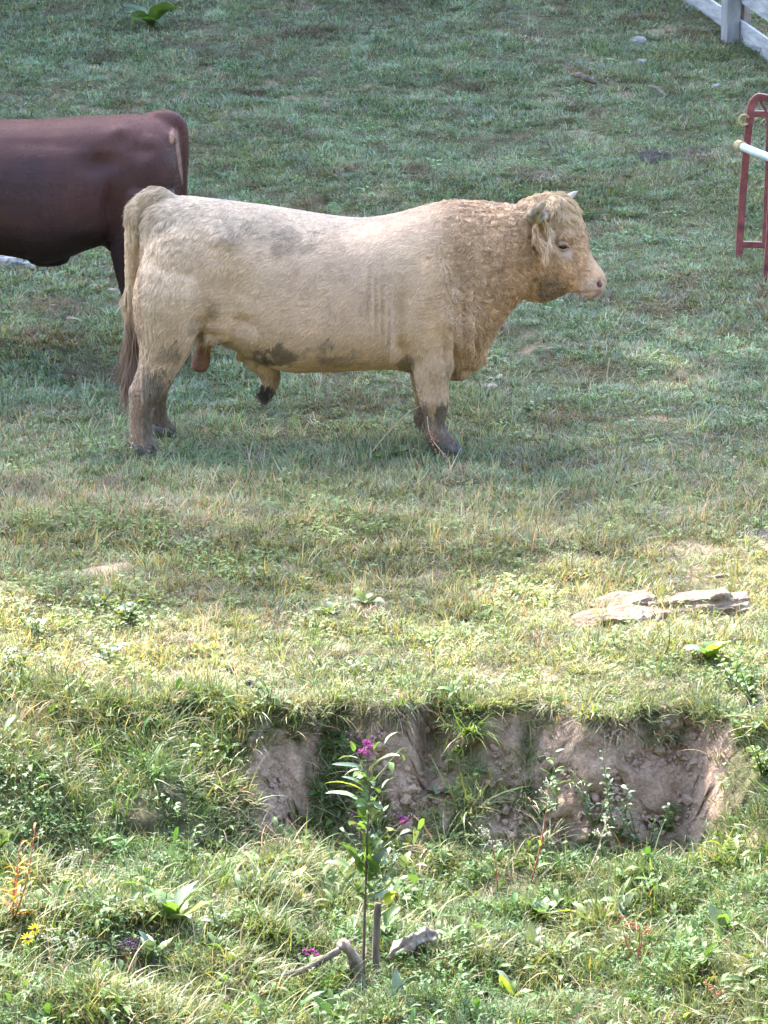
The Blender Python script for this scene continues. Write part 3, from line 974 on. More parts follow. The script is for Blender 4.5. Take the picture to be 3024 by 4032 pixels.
        c = mixc(c, (.25, .175, .125), sstep(600, 720, v + 20 * n2) * sstep(304, 296, u) * .8)       # dirty tail
        c = mixc(c, (.36, .24, .15), sstep(470, 520, v) * blob(u, v, 303, 560, 5, 160) * .5)  # shadow line between tail and rump, painted into the coat
        c = mixc(c, (.56, .42, .27), sstep(455, 425, v) * sstep(380, 300, u) * .7)
        # face
        c = mixc(c, (.60, .44, .36), blob(u, v, 1283, 616, 38, 28, n2, .25) * .9)                  # pale pink muzzle
        c = mixc(c, (.58, .44, .35), blob(u, v, 1219, 534, 24, 17) * .8)
        c = mixc(c, (.34, .18, .16), blob(u, v, 1297, 625, 11, 16) * .8)
        c = mixc(c, (.30, .24, .19), sstep(.35, .7, n3) * blob(u, v, 1285, 600, 25, 20) * .5)
        c = c * np.array([.95, .93, .92])[None]
        return c * np.clip(1 + .12 * n1 + .11 * n2 + .06 * n3, .6, 1.4)[:, None]

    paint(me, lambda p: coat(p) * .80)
    me.materials.append(MATS['bull_hide'])
    me.polygons.foreach_set('use_smooth', [True] * len(me.polygons))
    body = bpy.data.objects.new('body', me); COL.objects.link(body); body.parent = root; body.matrix_parent_inverse = Matrix.Translation(-Vector(base))

    def length(p):
        u, v = uv_side(p)
        L = np.full(len(p), .021)
        L = L + .020 * sstep(900, 1090, u)
        L = L + .016 * sstep(580, 440, u) * sstep(640, 540, v)      # wavy rump
        L = L + .012 * sstep(420, 330, u) * sstep(640, 720, v)      # shaggy hocks
        L = L + .030 * blob(u, v, 580, 835, 30, 40)
        L = L + .014 * blob(u, v, 480, 740, 70, 30)
        L = L + .018 * blob(u, v, 330, 440, 60, 40)
        face = sstep(1165, 1195, u) * sstep(470, 500, v)
        L = L * (1 - face) + .020 * face
        L = np.where((u < 300) & (v > 470), .016, L)
        L = np.where(blob(u, v, 433, 785, 30, 40) > .3, .006, L)
        L = L * (1 - .70 * blob(u, v, 1290, 616, 36, 28))
        L = L * (1 - .45 * sstep(915, 940, v) * sstep(800, 900, u))
        return np.clip(L, .004, .12)

    def direc(p, n):
        u, v = uv_side(p)
        d = np.tile(np.array([-.75, 0.0, -.55]), (len(p), 1))
        hd = sstep(1120, 1190, u)[:, None]
        d = d * (1 - hd) + np.array([.25, 0, -1.0])[None] * hd
        nk = (sstep(940, 1040, u) * sstep(1190, 1120, u))[:, None]
        d = d * (1 - nk) + np.array([-.30, 0, -1.0])[None] * nk
        lg = sstep(680, 760, v)[:, None]
        d = d * (1 - lg) + np.array([-.25, 0, -1.0])[None] * lg
        bel = (sstep(560, 620, u) * sstep(900, 860, u))[:, None] * lg
        d = d * (1 - bel) + np.array([-.8, 0, -.5])[None] * bel
        tl = (sstep(304, 298, u) * sstep(440, 470, v))[:, None]
        d = d * (1 - tl) + np.array([-.05, 0, -1.0])[None] * tl
        rump = blob(u, v, 330, 430, 50, 35)[:, None]
        d = d * (1 - rump) + np.array([-1.0, 0, -.35])[None] * rump
        hq = (sstep(420, 340, u) * sstep(450, 520, v) * sstep(760, 700, v))[:, None]
        d = d * (1 - hq) + np.array([-.15, 0, -1.0])[None] * hq
        poll = blob(u, v, 1190, 430, 45, 30)[:, None]
        d = d * (1 - poll) + np.array([.8, -.25, -.6])[None] * poll
        return d

    def lift(p):
        u, v = uv_side(p)
        l = np.full(len(p), .12)
        l = l + .24 * sstep(920, 1090, u) * sstep(1200, 1160, u)
        l = l + .18 * blob(u, v, 1185, 440, 60, 50)
        l = l + .14 * sstep(640, 740, v) * sstep(430, 340, u)
        l = np.where((u < 303) & (v > 470), .22, l)
        return l

    def wave(p):
        u, v = uv_side(p)
        w = np.full(len(p), .0012)
        w = w + .014 * sstep(900, 1100, u) * sstep(760, 660, v) * sstep(1200, 1150, u)
        w = w + .0065 * sstep(1160, 1200, u) * sstep(1275, 1250, u)
        w = w + .005 * blob(u, v, 620, 490, 120, 40) + .003 * sstep(430, 340, u) * sstep(640, 760, v) + .004 * sstep(580, 440, u) * sstep(640, 540, v)
        return w
    nk = sstep(930, 1050, uv_side(V)[0])
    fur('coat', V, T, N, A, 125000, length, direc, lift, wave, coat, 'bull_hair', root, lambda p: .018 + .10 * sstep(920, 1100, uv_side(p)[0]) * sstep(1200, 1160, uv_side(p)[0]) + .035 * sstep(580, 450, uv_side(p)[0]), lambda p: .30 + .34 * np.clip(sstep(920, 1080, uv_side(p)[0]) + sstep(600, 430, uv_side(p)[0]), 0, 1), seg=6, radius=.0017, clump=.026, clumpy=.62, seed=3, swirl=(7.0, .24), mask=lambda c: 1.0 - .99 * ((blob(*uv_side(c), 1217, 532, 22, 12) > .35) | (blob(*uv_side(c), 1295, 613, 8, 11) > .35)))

    # tail switch: long dirty hair along the lower tail
    def tube_src(pth, r0, r1):
        v, f = tube_geo(smooth_path(pth, 14), np.linspace(r0, r1, 14), 10)
        m = bpy.data.meshes.new('t'); m.from_pydata(v.tolist(), [], f[:-2]); m.update(); a = mesh_arrays(m); bpy.data.meshes.remove(m); return a
    tv = tube_src([Q(285, 600, -.07), Q(283, 660, -.07), Q(280, 730, -.07), Q(277, 790, -.07)], .034, .016)
    def tcol(p):
        u, v = uv_side(p)
        c = np.tile(np.array([.50, .36, .22]), (len(p), 1))
        c = mixc(c, (.24, .165, .12), sstep(600, 720, v + 20 * nz(p, 20, 541)))
        c = mixc(c, (.42, .30, .19), sstep(.1, .5, nz(p, 30, 543)) * sstep(740, 800, v) * .7)
        return c
    fur('tail_switch', *tv, 5200, lambda p: np.interp(uv_side(p)[1], [560, 700, 790], [.09, .14, .17]), lambda p, n: np.tile(np.array([.07, 0, -1.0]), (len(p), 1)), lambda p: np.full(len(p), .0), lambda p: np.full(len(p), .004), tcol, 'bull_hair', root, seg=9, radius=.0018, clump=.022, clumpy=.75, seed=9, swirl=(9, .12))
    # long hair fringe running down the back of the tail head
    hv = tube_src([Q(345, 424, 0), Q(306, 440, -.02), Q(289, 466, -.05), Q(287, 500, -.06), Q(286, 530, -.07)], .042, .034)
    fur('tail_fringe', *hv, 2600, lambda p: np.interp(uv_side(p)[1], [430, 520, 600], [.045, .03, .022]), lambda p, n: np.tile(np.array([-.3, 0, -.95]), (len(p), 1)), lambda p: np.full(len(p), .28), lambda p: np.full(len(p), .004), lambda p: np.tile(np.array([.58, .43, .265]), (len(p), 1)), 'bull_hair', root, seg=6, radius=.0011, clump=.02, clumpy=.7, seed=10)
    # dark tuft of the sheath
    sv = tube_src([Q(584, 822, 0), Q(580, 838, 0), Q(574, 848, 0)], .04, .022)
    fur('sheath_tuft', *sv, 900, lambda p: np.full(len(p), .065), lambda p, n: np.tile(np.array([-.45, 0, -1.0]), (len(p), 1)), lambda p: np.full(len(p), .15), lambda p: np.full(len(p), .004), lambda p: np.tile(np.array([.07, .058, .05]), (len(p), 1)), 'bull_hair', root, seg=6, radius=.0011, clump=.018, clumpy=.8, seed=12)

    # horns
    def horn(pth, r, mat):
        pp = smooth_path(pth, 16)
        v, f = tube_geo(pp, np.interp(np.linspace(0, 1, 16), np.linspace(0, 1, len(r)), r), 14)
        return mesh_obj('horn', v, f, mat, root)
    horn([Q(1184, 462, -.12), Q(1168, 470, -.20), Q(1152, 468, -.245), Q(1160, 455, -.275), Q(1173, 440, -.29), Q(1177, 436, -.295)], [.040, .044, .042, .032, .015, .003], 'horn')
    horn([Q(1200, 448, .05), Q(1216, 440, .12), Q(1229, 426, .17), Q(1240, 418, .2), Q(1248, 413, .215)], [.032, .028, .019, .013, .003], 'horn_pale')
    # ear: a drooping shell with long hair
    def ear(p0, p1, side, w):
        p0, p1 = np.asarray(p0), np.asarray(p1)
        ax = p1 - p0; L = np.linalg.norm(ax); ax /= L
        sd2 = np.asarray(side, float); sd2 -= ax * sd2.dot(ax); sd2 /= np.linalg.norm(sd2); nr = np.cross(ax, sd2)
        V2, F2 = [], []
        nu, nv = 12, 12
        for sgn in (0, 1):
            for i in range(nu + 1):
                f_ = i / nu; ww = w * (math.sin(math.pi * (f_ * .86 + .10)) ** .7)
                for k in range(nv + 1):
                    g_ = k / nv * 2 - 1
                    V2.append(p0 + ax * L * f_ + sd2 * ww * g_ + nr * (.05 * (g_ ** 2) * (1 - .4 * f_) + .012 * sgn - .02 * math.sin(f_ * 3)))
        M = (nu + 1) * (nv + 1)
        for i in range(nu):
            for k in range(nv):
                a = i * (nv + 1) + k
                F2.append([a, a + 1, a + nv + 2, a + nv + 1]); F2.append([M + a, M + a + nv + 1, M + a + nv + 2, M + a + 1])
        for i in range(nu):
            for k in (0, nv):
                a = i * (nv + 1) + k
                F2.append([a, a + nv + 1, M + a + nv + 1, M + a])
        o = mesh_obj('ear', np.array(V2), F2, 'bull_hide', root)
        paint(o.data, lambda p: np.tile(np.array([.50, .36, .23]), (len(p), 1)))
        m_ = o.data; va = mesh_arrays(m_)
        dd = ax * 1.0
        def ecol(p):
            f_ = (p - p0) @ sd2
            c = np.tile(np.array([.52, .34, .195]), (len(p), 1))
            return mixc(c, (.64, .48, .32), sstep(.018, .034, f_) * .9)
        fur('ear_hair', *va, 4200, lambda p: np.interp((p - p0) @ ax, [0, L * .5, L], [.04, .075, .095]), lambda p, n: np.tile(dd + np.array([.05, 0, -.25]), (len(p), 1)), lambda p: np.full(len(p), .22), lambda p: np.full(len(p), .003), ecol, 'bull_hair', o, seg=6, radius=.0016, clump=.022, clumpy=.75, seed=21, swirl=(9, .15))
        return o
    ear(Q(1158, 476, -.20), Q(1180, 528, -.235), (1.0, .25, .1), .040)
    ear(Q(1208, 452, .07), Q(1236, 480, .15), (1.0, .2, .1), .04)
    # face: eye, lids, lashes, nostril
    def surf_y(dx, dy):
        best = None
        for it in range(3):
            y_ = -.2 if best is None else best
            q = Q(dx, dy, y_)
            dd = np.hypot(V[:, 0] - q[0], V[:, 2] - q[2])
            k = dd < .02
            best = V[k, 1].min() if k.any() else -.2
        return best
    ye = surf_y(1216, 530)
    c = Q(1216, 531, ye - .001)
    v, f = ellipsoid(c, (.027, .016, .017)); eye_ = mesh_obj('eye', v, f, 'eye_dark', root)
    v, f = tube_geo(smooth_path([Q(1202, 532, ye - .006), Q(1209, 526, ye - .016), Q(1220, 526, ye - .016), Q(1231, 534, ye - .006)], 12), [.004, .007, .010, .012, .013, .013, .013, .012, .010, .008, .006, .004], 8); lid = mesh_obj('upper_eyelid', v, f, 'eyelid', eye_)
    v, f = tube_geo(smooth_path([Q(1203, 534, ye - .004), Q(1211, 540, ye - .013), Q(1221, 540, ye - .013), Q(1230, 534, ye - .004)], 12), [.002, .003, .005, .006, .006, .006, .006, .006, .005, .004, .003, .002], 8); mesh_obj('lower_eyelid', v, f, 'eyelid', eye_)
    ev = mesh_arrays(lid.data)
    fur('eyelashes', *ev, 26, lambda p: np.full(len(p), .014), lambda p, n: np.tile(np.array([.1, -.8, -.6]), (len(p), 1)), lambda p: np.full(len(p), .3), lambda p: np.zeros(len(p)), lambda p: np.tile(np.array([.50, .42, .32]), (len(p), 1)), 'bull_hair', eye_, seg=4, radius=.0009, clump=.008, clumpy=.5, seed=33)
    # forelock and the curls between the horns
    pm = mesh_arrays(me)
    fl = lambda c_: ((blob(*uv_side(c_), 1205, 436, 26, 26) > .35)).astype(float) + 1e-9
    fur('forelock', *pm, 2200, lambda p: np.clip(.095 - .0006 * (uv_side(p)[1] - 410), .045, .10), lambda p, n: np.tile(np.array([.75, -.35, -.75]), (len(p), 1)), lambda p: np.full(len(p), .30), lambda p: np.full(len(p), .011), lambda p: np.tile(np.array([.57, .41, .245]), (len(p), 1)), 'bull_hair', root, lambda p: .13, seg=8, radius=.0019, clump=.036, clumpy=.8, seed=29, mask=fl, swirl=(9, .3))
    cl_ = lambda c_: (sstep(930, 1130, uv_side(c_)[0] + 25 * fbm(c_ * 7, 557, 2)) * sstep(1190, 1140, uv_side(c_)[0]) * sstep(720, 620, uv_side(c_)[1])) + 1e-9
    fur('neck_curls', *pm, 12000, lambda p: np.full(len(p), .042), lambda p, n: np.tile(np.array([-.25, 0, -1.0]), (len(p), 1)), lambda p: np.full(len(p), .40), lambda p: np.full(len(p), .016), lambda p: coat(p) * 1.08, 'bull_hair', root, lambda p: .11, seg=8, radius=.0018, clump=.036, clumpy=.85, seed=31, mask=cl_, swirl=(13, .55))
    fc_ = lambda c_: (sstep(1165, 1195, uv_side(c_)[0]) * sstep(1278, 1255, uv_side(c_)[0]) * sstep(615, 570, uv_side(c_)[1]) * sstep(430, 460, uv_side(c_)[1]) * (1 - (blob(*uv_side(c_), 1217, 533, 26, 17) > .2))) + 1e-9
    fur('face_curls', *pm, 3600, lambda p: np.full(len(p), .030), lambda p, n: np.tile(np.array([.35, 0, -1.0]), (len(p), 1)), lambda p: np.full(len(p), .30), lambda p: np.full(len(p), .009), lambda p: coat(p) * 1.03, 'bull_hair', root, lambda p: .11, seg=7, radius=.0016, clump=.026, clumpy=.8, seed=37, mask=fc_, swirl=(12, .4))
    yn = surf_y(1295, 613)
    v, f = ellipsoid(Q(1295, 613, yn + .008), (.015, .012, .021), [[.94, 0, .34], [0, 1, 0], [-.34, 0, .94]]); mesh_obj('nostril', v, f, 'nostril_skin', root)
    # hooves: two claws each
    for cx, cy, cz, lead in ((Q(972, 983, -.225)[0], -.225, 0.0, .03), (Q(972, 983, -.225)[0] - .075, .225, .0, .03), (Q(312, 976, -.2)[0], -.20, 0.0, .03), (Q(312, 976, -.2)[0] + .075, .20, .0, .03)):
        gz = float(height(np.array(cx), np.array(cy)))
        hf = None
        for sy in (-1, 1):
            sec = []
            for s_, (r_, h_) in zip(np.linspace(0, 1, 6), ((.030, .055), (.038, .052), (.040, .046), (.036, .036), (.026, .024), (.008, .010))):
                sec.append(((cx - .05 + s_ * .13, cy + sy * (.040 + .008 * s_), gz + .012 + h_ * .5), (0, 1, 0), (0, 0, 1), r_, h_ * .8, h_ * .8, 0))
            v, f = ring_loft(sec, 14)
            mesh_obj('hoof', v, f, 'hoof', root)
    return root
build_bull()

# ---- the dark red cow behind, facing left
def build_cow():
    Y = 1.75
    gz = float(height(np.array(-1.5), np.array(Y)))
    q = lambda a, b, dy=0.0: Q(a, b, Y) + np.array([0, dy, 0])
    base = np.array([q(60, 700)[0], Y, gz])
    root = empty('cow', base)
    tag(root, 'dark reddish brown cow behind the cream bull, cut off by the left edge', 'cow')
    G_ = []
    torso = [(389, 305, 400, .08, 0), (384, 282, 440, .15, .02), (368, 262, 465, .22, .03), (345, 251, 480, .255, .04), (305, 247, 500, .28, .06), (260, 247, 515, .30, .10), (215, 249, 530, .33, .15), (170, 251, 545, .365, .2), (130, 254, 560, .385, .22), (95, 256, 567, .39, .22), (50, 258, 556, .385, .2), (0, 257, 548, .38, .18), (-70, 255, 545, .365, .15), (-140, 252, 550, .34, .12), (-190, 248, 556, .30, .08), (-230, 252, 545, .25, .05), (-265, 262, 510, .20, .02), (-300, 275, 478, .17, 0), (-340, 285, 450, .14, 0)]
    for (dx, top, bot, w, bel) in dense(torso, 56):
        a = q(dx, top + 1); b = q(dx, bot - 2); c = (a + b) / 2; h = (a[2] - b[2]) / 2
        G_.append((c, (0, 1, 0), (0, 0, 1), w, h, h, bel))
    G_ = [ring_loft(G_, 34)]
    head = [(-310, 285, -320, 450, .13), (-345, 272, -345, 440, .125), (-385, 280, -372, 435, .12), (-420, 315, -400, 432, .10), (-445, 355, -424, 430, .08), (-465, 385, -444, 428, .075), (-474, 400, -462, 424, .05)]
    hs = []
    for (tx, ty, bx, by, w) in dense(head, 26):
        a = q(tx, ty); b = q(bx, by); ax = a - b; h = np.linalg.norm(ax) / 2
        hs.append(((a + b) / 2, (0, 1, 0), ax / (2 * h), w, h, h, 0))
    G_.append(ring_loft(hs, 24))
    def leg(rows, yy, dx):
        p = np.array([q(r[0] + dx, r[1], yy) for r in rows]); zt = p[:, 2].copy()
        # keep the foot on the slope under it
        gg = float(height(np.array(p[-1, 0]), np.array(p[-1, 1])))
        sc = np.linspace(0, 1, len(rows)); p[:, 2] += (gg + .045 - p[-1, 2]) * sc
        G_.append(limb(p, [r[2] for r in rows], [r[3] for r in rows], n=22))
        return p[-1]
    feet = []
    hind = [(320, 400, .17, .12), (316, 470, .19, .13), (306, 530, .180, .10), (300, 580, .125, .075), (305, 630, .092, .06), (325, 672, .065, .055), (326, 710, .052, .046), (328, 740, .055, .05), (322, 760, .06, .055)]
    fore = [(-180, 420, .17, .10), (-182, 500, .14, .10), (-180, 570, .10, .08), (-178, 630, .075, .065), (-178, 680, .055, .05), (-178, 730, .052, .048), (-183, 760, .06, .055)]
    for yy, d in ((-.20, 0), (.20, 14)):
        feet.append(leg(hind, yy, d)); feet.append(leg(fore, yy, -d))
    for sy in (-1, 1):
        G_.append(ellipsoid(q(325, 360, sy * .14), (.165, .15, .24)))
        G_.append(ellipsoid(q(-175, 400, sy * .2), (.17, .11, .26)))
    # tail head and tail
    G_.append(limb([q(320, 262), q(352, 256), q(378, 262), q(392, 282), q(397, 330), q(397, 400), q(395, 480), q(393, 560)], [.05, .055, .052, .042, .030, .024, .02, .018], [.06, .06, .055, .040, .030, .024, .02, .018]))
    # udder and fore-udder
    G_.append(ellipsoid(q(275, 520, 0), (.15, .13, .08)))
    G_.append(limb([q(246, 525, -.05), q(244, 545, -.05)], [.018, .011], [.018, .011], n=8))
    G_.append(ellipsoid(q(105, 556, 0), (.13, .15, .05)))
    me = fuse(G_, .014, 6)
    sculpt(me, [(q(244, 430, -.33), (.045, .2, .16), -.045), (q(222, 335, -.3), (.10, .2, .07), -.05), (q(262, 272, -.24), (.06, .10, .035), .034), (q(372, 288, -.15), (.04, .1, .04), .022), (q(318, 310, -.25), (.07, .12, .04), -.022), (q(325, 400, -.3), (.09, .12, .12), .022), (q(-120, 420, -.37), (.05, .2, .2), -.02), (q(150, 380, -.38), (.04, .2, .14), -.004), (q(120, 300, -.2), (.3, .1, .03), -.010), (q(200, 480, -.35), (.12, .2, .05), .012)])
    V, T, N, A = mesh_arrays(me)
    def coat(p):
        u, v = uv_side(p, Y)
        n1, n2 = fbm(p * 3.2, 601, 3), fbm(p * 11, 611, 3)
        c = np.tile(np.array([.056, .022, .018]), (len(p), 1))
        c = mixc(c, (.105, .043, .034), sstep(340, 255, v + 22 * n1) * .85)  # lighter back: light from above painted into the coat
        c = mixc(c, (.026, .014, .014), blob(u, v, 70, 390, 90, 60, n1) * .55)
        c = mixc(c, (.013, .008, .009), sstep(420, 510, v + 25 * n1) * .8)  # shade on the lower body and belly, painted into the coat
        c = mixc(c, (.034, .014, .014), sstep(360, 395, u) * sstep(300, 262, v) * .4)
        c = mixc(c, (.42, .22, .15), blob(u, v, 371, 290, 5, 14, n2, .3) * .8)
        c = mixc(c, (.36, .22, .16), blob(u, v, 384 + (v - 330) * .09, 335, 3.5, 55, n2, .3) * .65)
        return c * np.clip(1 + .12 * n1 + .12 * n2, .6, 1.4)[:, None]
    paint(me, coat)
    me.materials.append(MATS['cow_hide'])
    me.polygons.foreach_set('use_smooth', [True] * len(me.polygons))
    body = bpy.data.objects.new('body', me); COL.objects.link(body); body.parent = root; body.matrix_parent_inverse = Matrix.Translation(-Vector(base))
    def direc(p, n):
        u, v = uv_side(p, Y)
        d = np.tile(np.array([.8, 0, -.5]), (len(p), 1))
        lg = sstep(480, 560, v)[:, None]
        return d * (1 - lg) + np.array([.1, 0, -1.0])[None] * lg
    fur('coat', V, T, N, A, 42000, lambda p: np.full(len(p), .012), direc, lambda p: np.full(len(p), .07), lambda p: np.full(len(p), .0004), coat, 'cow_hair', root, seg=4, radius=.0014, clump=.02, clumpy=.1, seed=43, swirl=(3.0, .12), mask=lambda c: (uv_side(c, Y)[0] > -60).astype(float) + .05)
    sv, sf = tube_geo(smooth_path([q(393, 540), q(392, 590), q(391, 650)], 8), [.02, .03, .036, .038, .036, .03, .02, .006], 10)
    paint(mesh_obj('tail_switch', sv, sf, 'cow_hide', root).data, lambda p: np.tile(np.array([.03, .013, .012]), (len(p), 1)))
    for s_ in (-1, 1):
        v, f = ellipsoid(q(-352, 305, s_ * .20), (.05, .10, .03)); o = mesh_obj('ear', v, f, 'cow_hide', root); paint(o.data, lambda p: np.tile(np.array([.07, .025, .02]), (len(p), 1)))
        v, f = ellipsoid(q(-398, 335, s_ * .105), (.02, .012, .016)); mesh_obj('eye', v, f, 'eye_dark', root)
    for p in feet:
        for sy in (-1, 1):
            sec = []
            for s_, (r_, h_) in zip(np.linspace(0, 1, 5), ((.030, .05), (.036, .048), (.036, .040), (.028, .028), (.008, .010))):
                sec.append(((p[0] + .05 - s_ * .12, p[1] + sy * .036, p[2] - .02 + h_ * .3), (0, 1, 0), (0, 0, 1), r_, h_ * .8, h_ * .8, 0))
            v, f = ring_loft(sec, 12); mesh_obj('hoof', v, f, 'hoof', root)
build_cow()

# ------------------------------------------------------------------ single plants
LEAFM = {
    'leaf_green': simple_mat('leaf_green', (.07, .13, .035), (.11, .18, .05), 40, .42, 0, spec=.4, trans=.28),
    'leaf_pale': simple_mat('leaf_pale', (.12, .165, .09), (.20, .245, .15), 40, .45, 0, spec=.4, trans=.2),
    'leaf_grey': simple_mat('leaf_grey', (.08, .125, .075), (.13, .18, .115), 40, .45, 0, spec=.4, trans=.2),
    'leaf_yellow': simple_mat('leaf_yellow', (.15, .20, .04), (.24, .27, .055), 30, .45, 0, spec=.35, trans=.42),
    'leaf_gold': simple_mat('leaf_gold', (.36, .25, .04), (.46, .34, .05), 30, .5, 0, trans=.35),
    'leaf_orange': simple_mat('leaf_orange', (.45, .14, .04), (.55, .30, .06), 30, .5, 0, trans=.35),
    'leaf_dry': simple_mat('leaf_dry', (.22, .16, .09), (.36, .27, .16), 40, .7, 0, trans=.2),
    'leaf_bright': simple_mat('leaf_bright', (.08, .15, .035), (.13, .205, .05), 40, .42, 0, spec=.35, trans=.38),
    'stem_green': simple_mat('stem_green', (.10, .14, .05), (.16, .18, .08), 40, .55),
    'stem_red': simple_mat('stem_red', (.28, .06, .05), (.40, .13, .10), 40, .5),
    'stem_dark': simple_mat('stem_dark', (.085, .05, .05), (.13, .09, .06), 40, .6),
    'stem_straw': simple_mat('stem_straw', (.38, .29, .18), (.52, .42, .28), 60, .65),
    'petal_purple': simple_mat('petal_purple', (.20, .04, .22), (.33, .09, .35), 80, .5, 0, trans=.35),
    'petal_yellow': simple_mat('petal_yellow', (.75, .55, .02), (.85, .66, .03), 80, .5, 0, trans=.3),
    'bud_dark': simple_mat('bud_dark', (.06, .03, .06), (.12, .06, .10), 80, .6),
    'seed_pale': simple_mat('seed_pale', (.40, .42, .26), (.55, .55, .36), 80, .6),
    'seed_rust': simple_mat('seed_rust', (.33, .12, .07), (.42, .20, .10), 80, .7),
    'seed_bead': simple_mat('seed_bead', (.60, .52, .34), (.72, .64, .46), 80, .6),
}
_leafcache = {}
def leaf_mesh(mat, wr, droop, wav, variant):
    k = (mat, wr, droop, wav, variant)
    if k not in _leafcache:
        r = np.random.default_rng(hash((wr, droop, variant)) % 100000)
        V, F = leaf_geo(1.0, wr, droop * (1 + .25 * math.sin(variant * 2.3)), .22 + .12 * math.cos(variant * 1.7), wav, 7, droop * 1.1)
        V[:, 1] += .05 * np.sin(V[:, 0] * 5 + variant)
        me = bpy.data.meshes.new('leaf'); me.from_pydata(V.tolist(), [], F); me.update()
        me.polygons.foreach_set('use_smooth', [True] * len(me.polygons)); me.materials.append(MATS[mat])
        _leafcache[k] = me
    return _leafcache[k]

def put_leaf(root, a, b, mat, wr=.25, droop=.5, wav=.03, roll=0.0, name='leaf'):
    """leaf from point a to point b (world)"""
    a, b = np.asarray(a, float), np.asarray(b, float)
    d = b - a; L = np.linalg.norm(d) * 1.06
    d = d / (np.linalg.norm(d) + 1e-9)
    up = np.array([0, 0, 1.0]) if abs(d[2]) < .9 else np.array([0, -1.0, 0.2])
    sd2 = np.cross(up, d); sd2 /= np.linalg.norm(sd2); nr = np.cross(d, sd2)
    c, s_ = math.cos(roll), math.sin(roll)
    s2 = sd2 * c + nr * s_; n2 = nr * c - sd2 * s_
    o = bpy.data.objects.new(name, leaf_mesh(mat, wr, droop, wav, random.randint(0, 4)))
    COL.objects.link(o)
    M = Matrix(((d[0] * L, s2[0] * L, n2[0] * L, a[0]), (d[1] * L, s2[1] * L, n2[1] * L, a[1]), (d[2] * L, s2[2] * L, n2[2] * L, a[2]), (0, 0, 0, 1)))
    o.parent = root
    o.matrix_local = Matrix.Translation(-Vector(root.location)) @ M
    return o

def put_stem(root, pts, r0, r1, mat, name='stem', n=10, nseg=6):
    p = smooth_path(pts, n)
    v, f = tube_geo(p, np.linspace(r0, r1, n), nseg)
    return mesh_obj(name, v, f, mat, root)

def spike(root, pts, mat, nb, size, name='seed_head', spread=.006):
    """little beads along a path, one mesh"""
    p = smooth_path(pts, nb)
    V, F = [], []
    for k, c in enumerate(p):
        cc = c + np.random.default_rng(k).normal(0, spread, 3)
        v, f = ellipsoid(cc, (size, size, size * 1.4), nu=5, nv=3)
        o = len(V); V += v.tolist(); F += [[i + o for i in q] for q in f]
    v, f = tube_geo(p, size * .35, 4); o = len(V); V += v.tolist(); F += [[i + o for i in q] for q in f]
    return mesh_obj(name, np.array(V), F, mat, root)

def tuft_flower(root, c, mat, rad, n, name='flower_head', seed=0, up=.5):
    r = np.random.default_rng(seed)
    V, F = [], []
    for k in range(n):
        d = r.normal(0, 1, 3); d[2] = abs(d[2]) * .7 + up; d /= np.linalg.norm(d)
        L = rad * r.uniform(.7, 1.2)
        s2 = np.cross(d, r.normal(0, 1, 3)); s2 /= np.linalg.norm(s2); w = rad * .16
        b = np.asarray(c); m = b + d * L * .6; e = b + d * L + r.normal(0, .12, 3) * L
        o = len(V)
        V += [b - s2 * w * .4, b + s2 * w * .4, m + s2 * w, m - s2 * w, e]
        F += [[o, o + 1, o + 2, o + 3], [o + 3, o + 2, o + 4]]
    return mesh_obj(name, np.array(V), F, mat, root)

def plant_root(name, label, cat, base, group=None, clear=.09):
    EXCL.append((base[0], base[1] - clear * .5, clear))
    o = empty(name, base); tag(o, label, cat, group); return o

def rosette(px, row, name, label, n, L, wr, mat, pitch=(.2, .9), mats=None, cat='weed', wav=.05, droop=.5, seed=0, spread=(0, 6.283)):
    """broad leaves from the root"""
    r = random.Random(seed)
    b = G(px, row); b = b - [0, 0, .005]
    root = plant_root(name, label, cat, b)
    for k in range(n):
        az = spread[0] + (spread[1] - spread[0]) * (k + r.uniform(-.3, .3)) / n
        k_s = 1.08
        pt = r.uniform(*pitch) + (.2 if row > 3300 else 0); l = L * k_s * r.uniform(.7, 1.15)
        tip = b + np.array([math.cos(az) * math.cos(pt), math.sin(az) * math.cos(pt), math.sin(pt)]) * l
        put_leaf(root, b, tip, (mats[k % len(mats)] if mats else mat), wr * 1.0, droop, wav, r.uniform(-.3, .3))
    return root

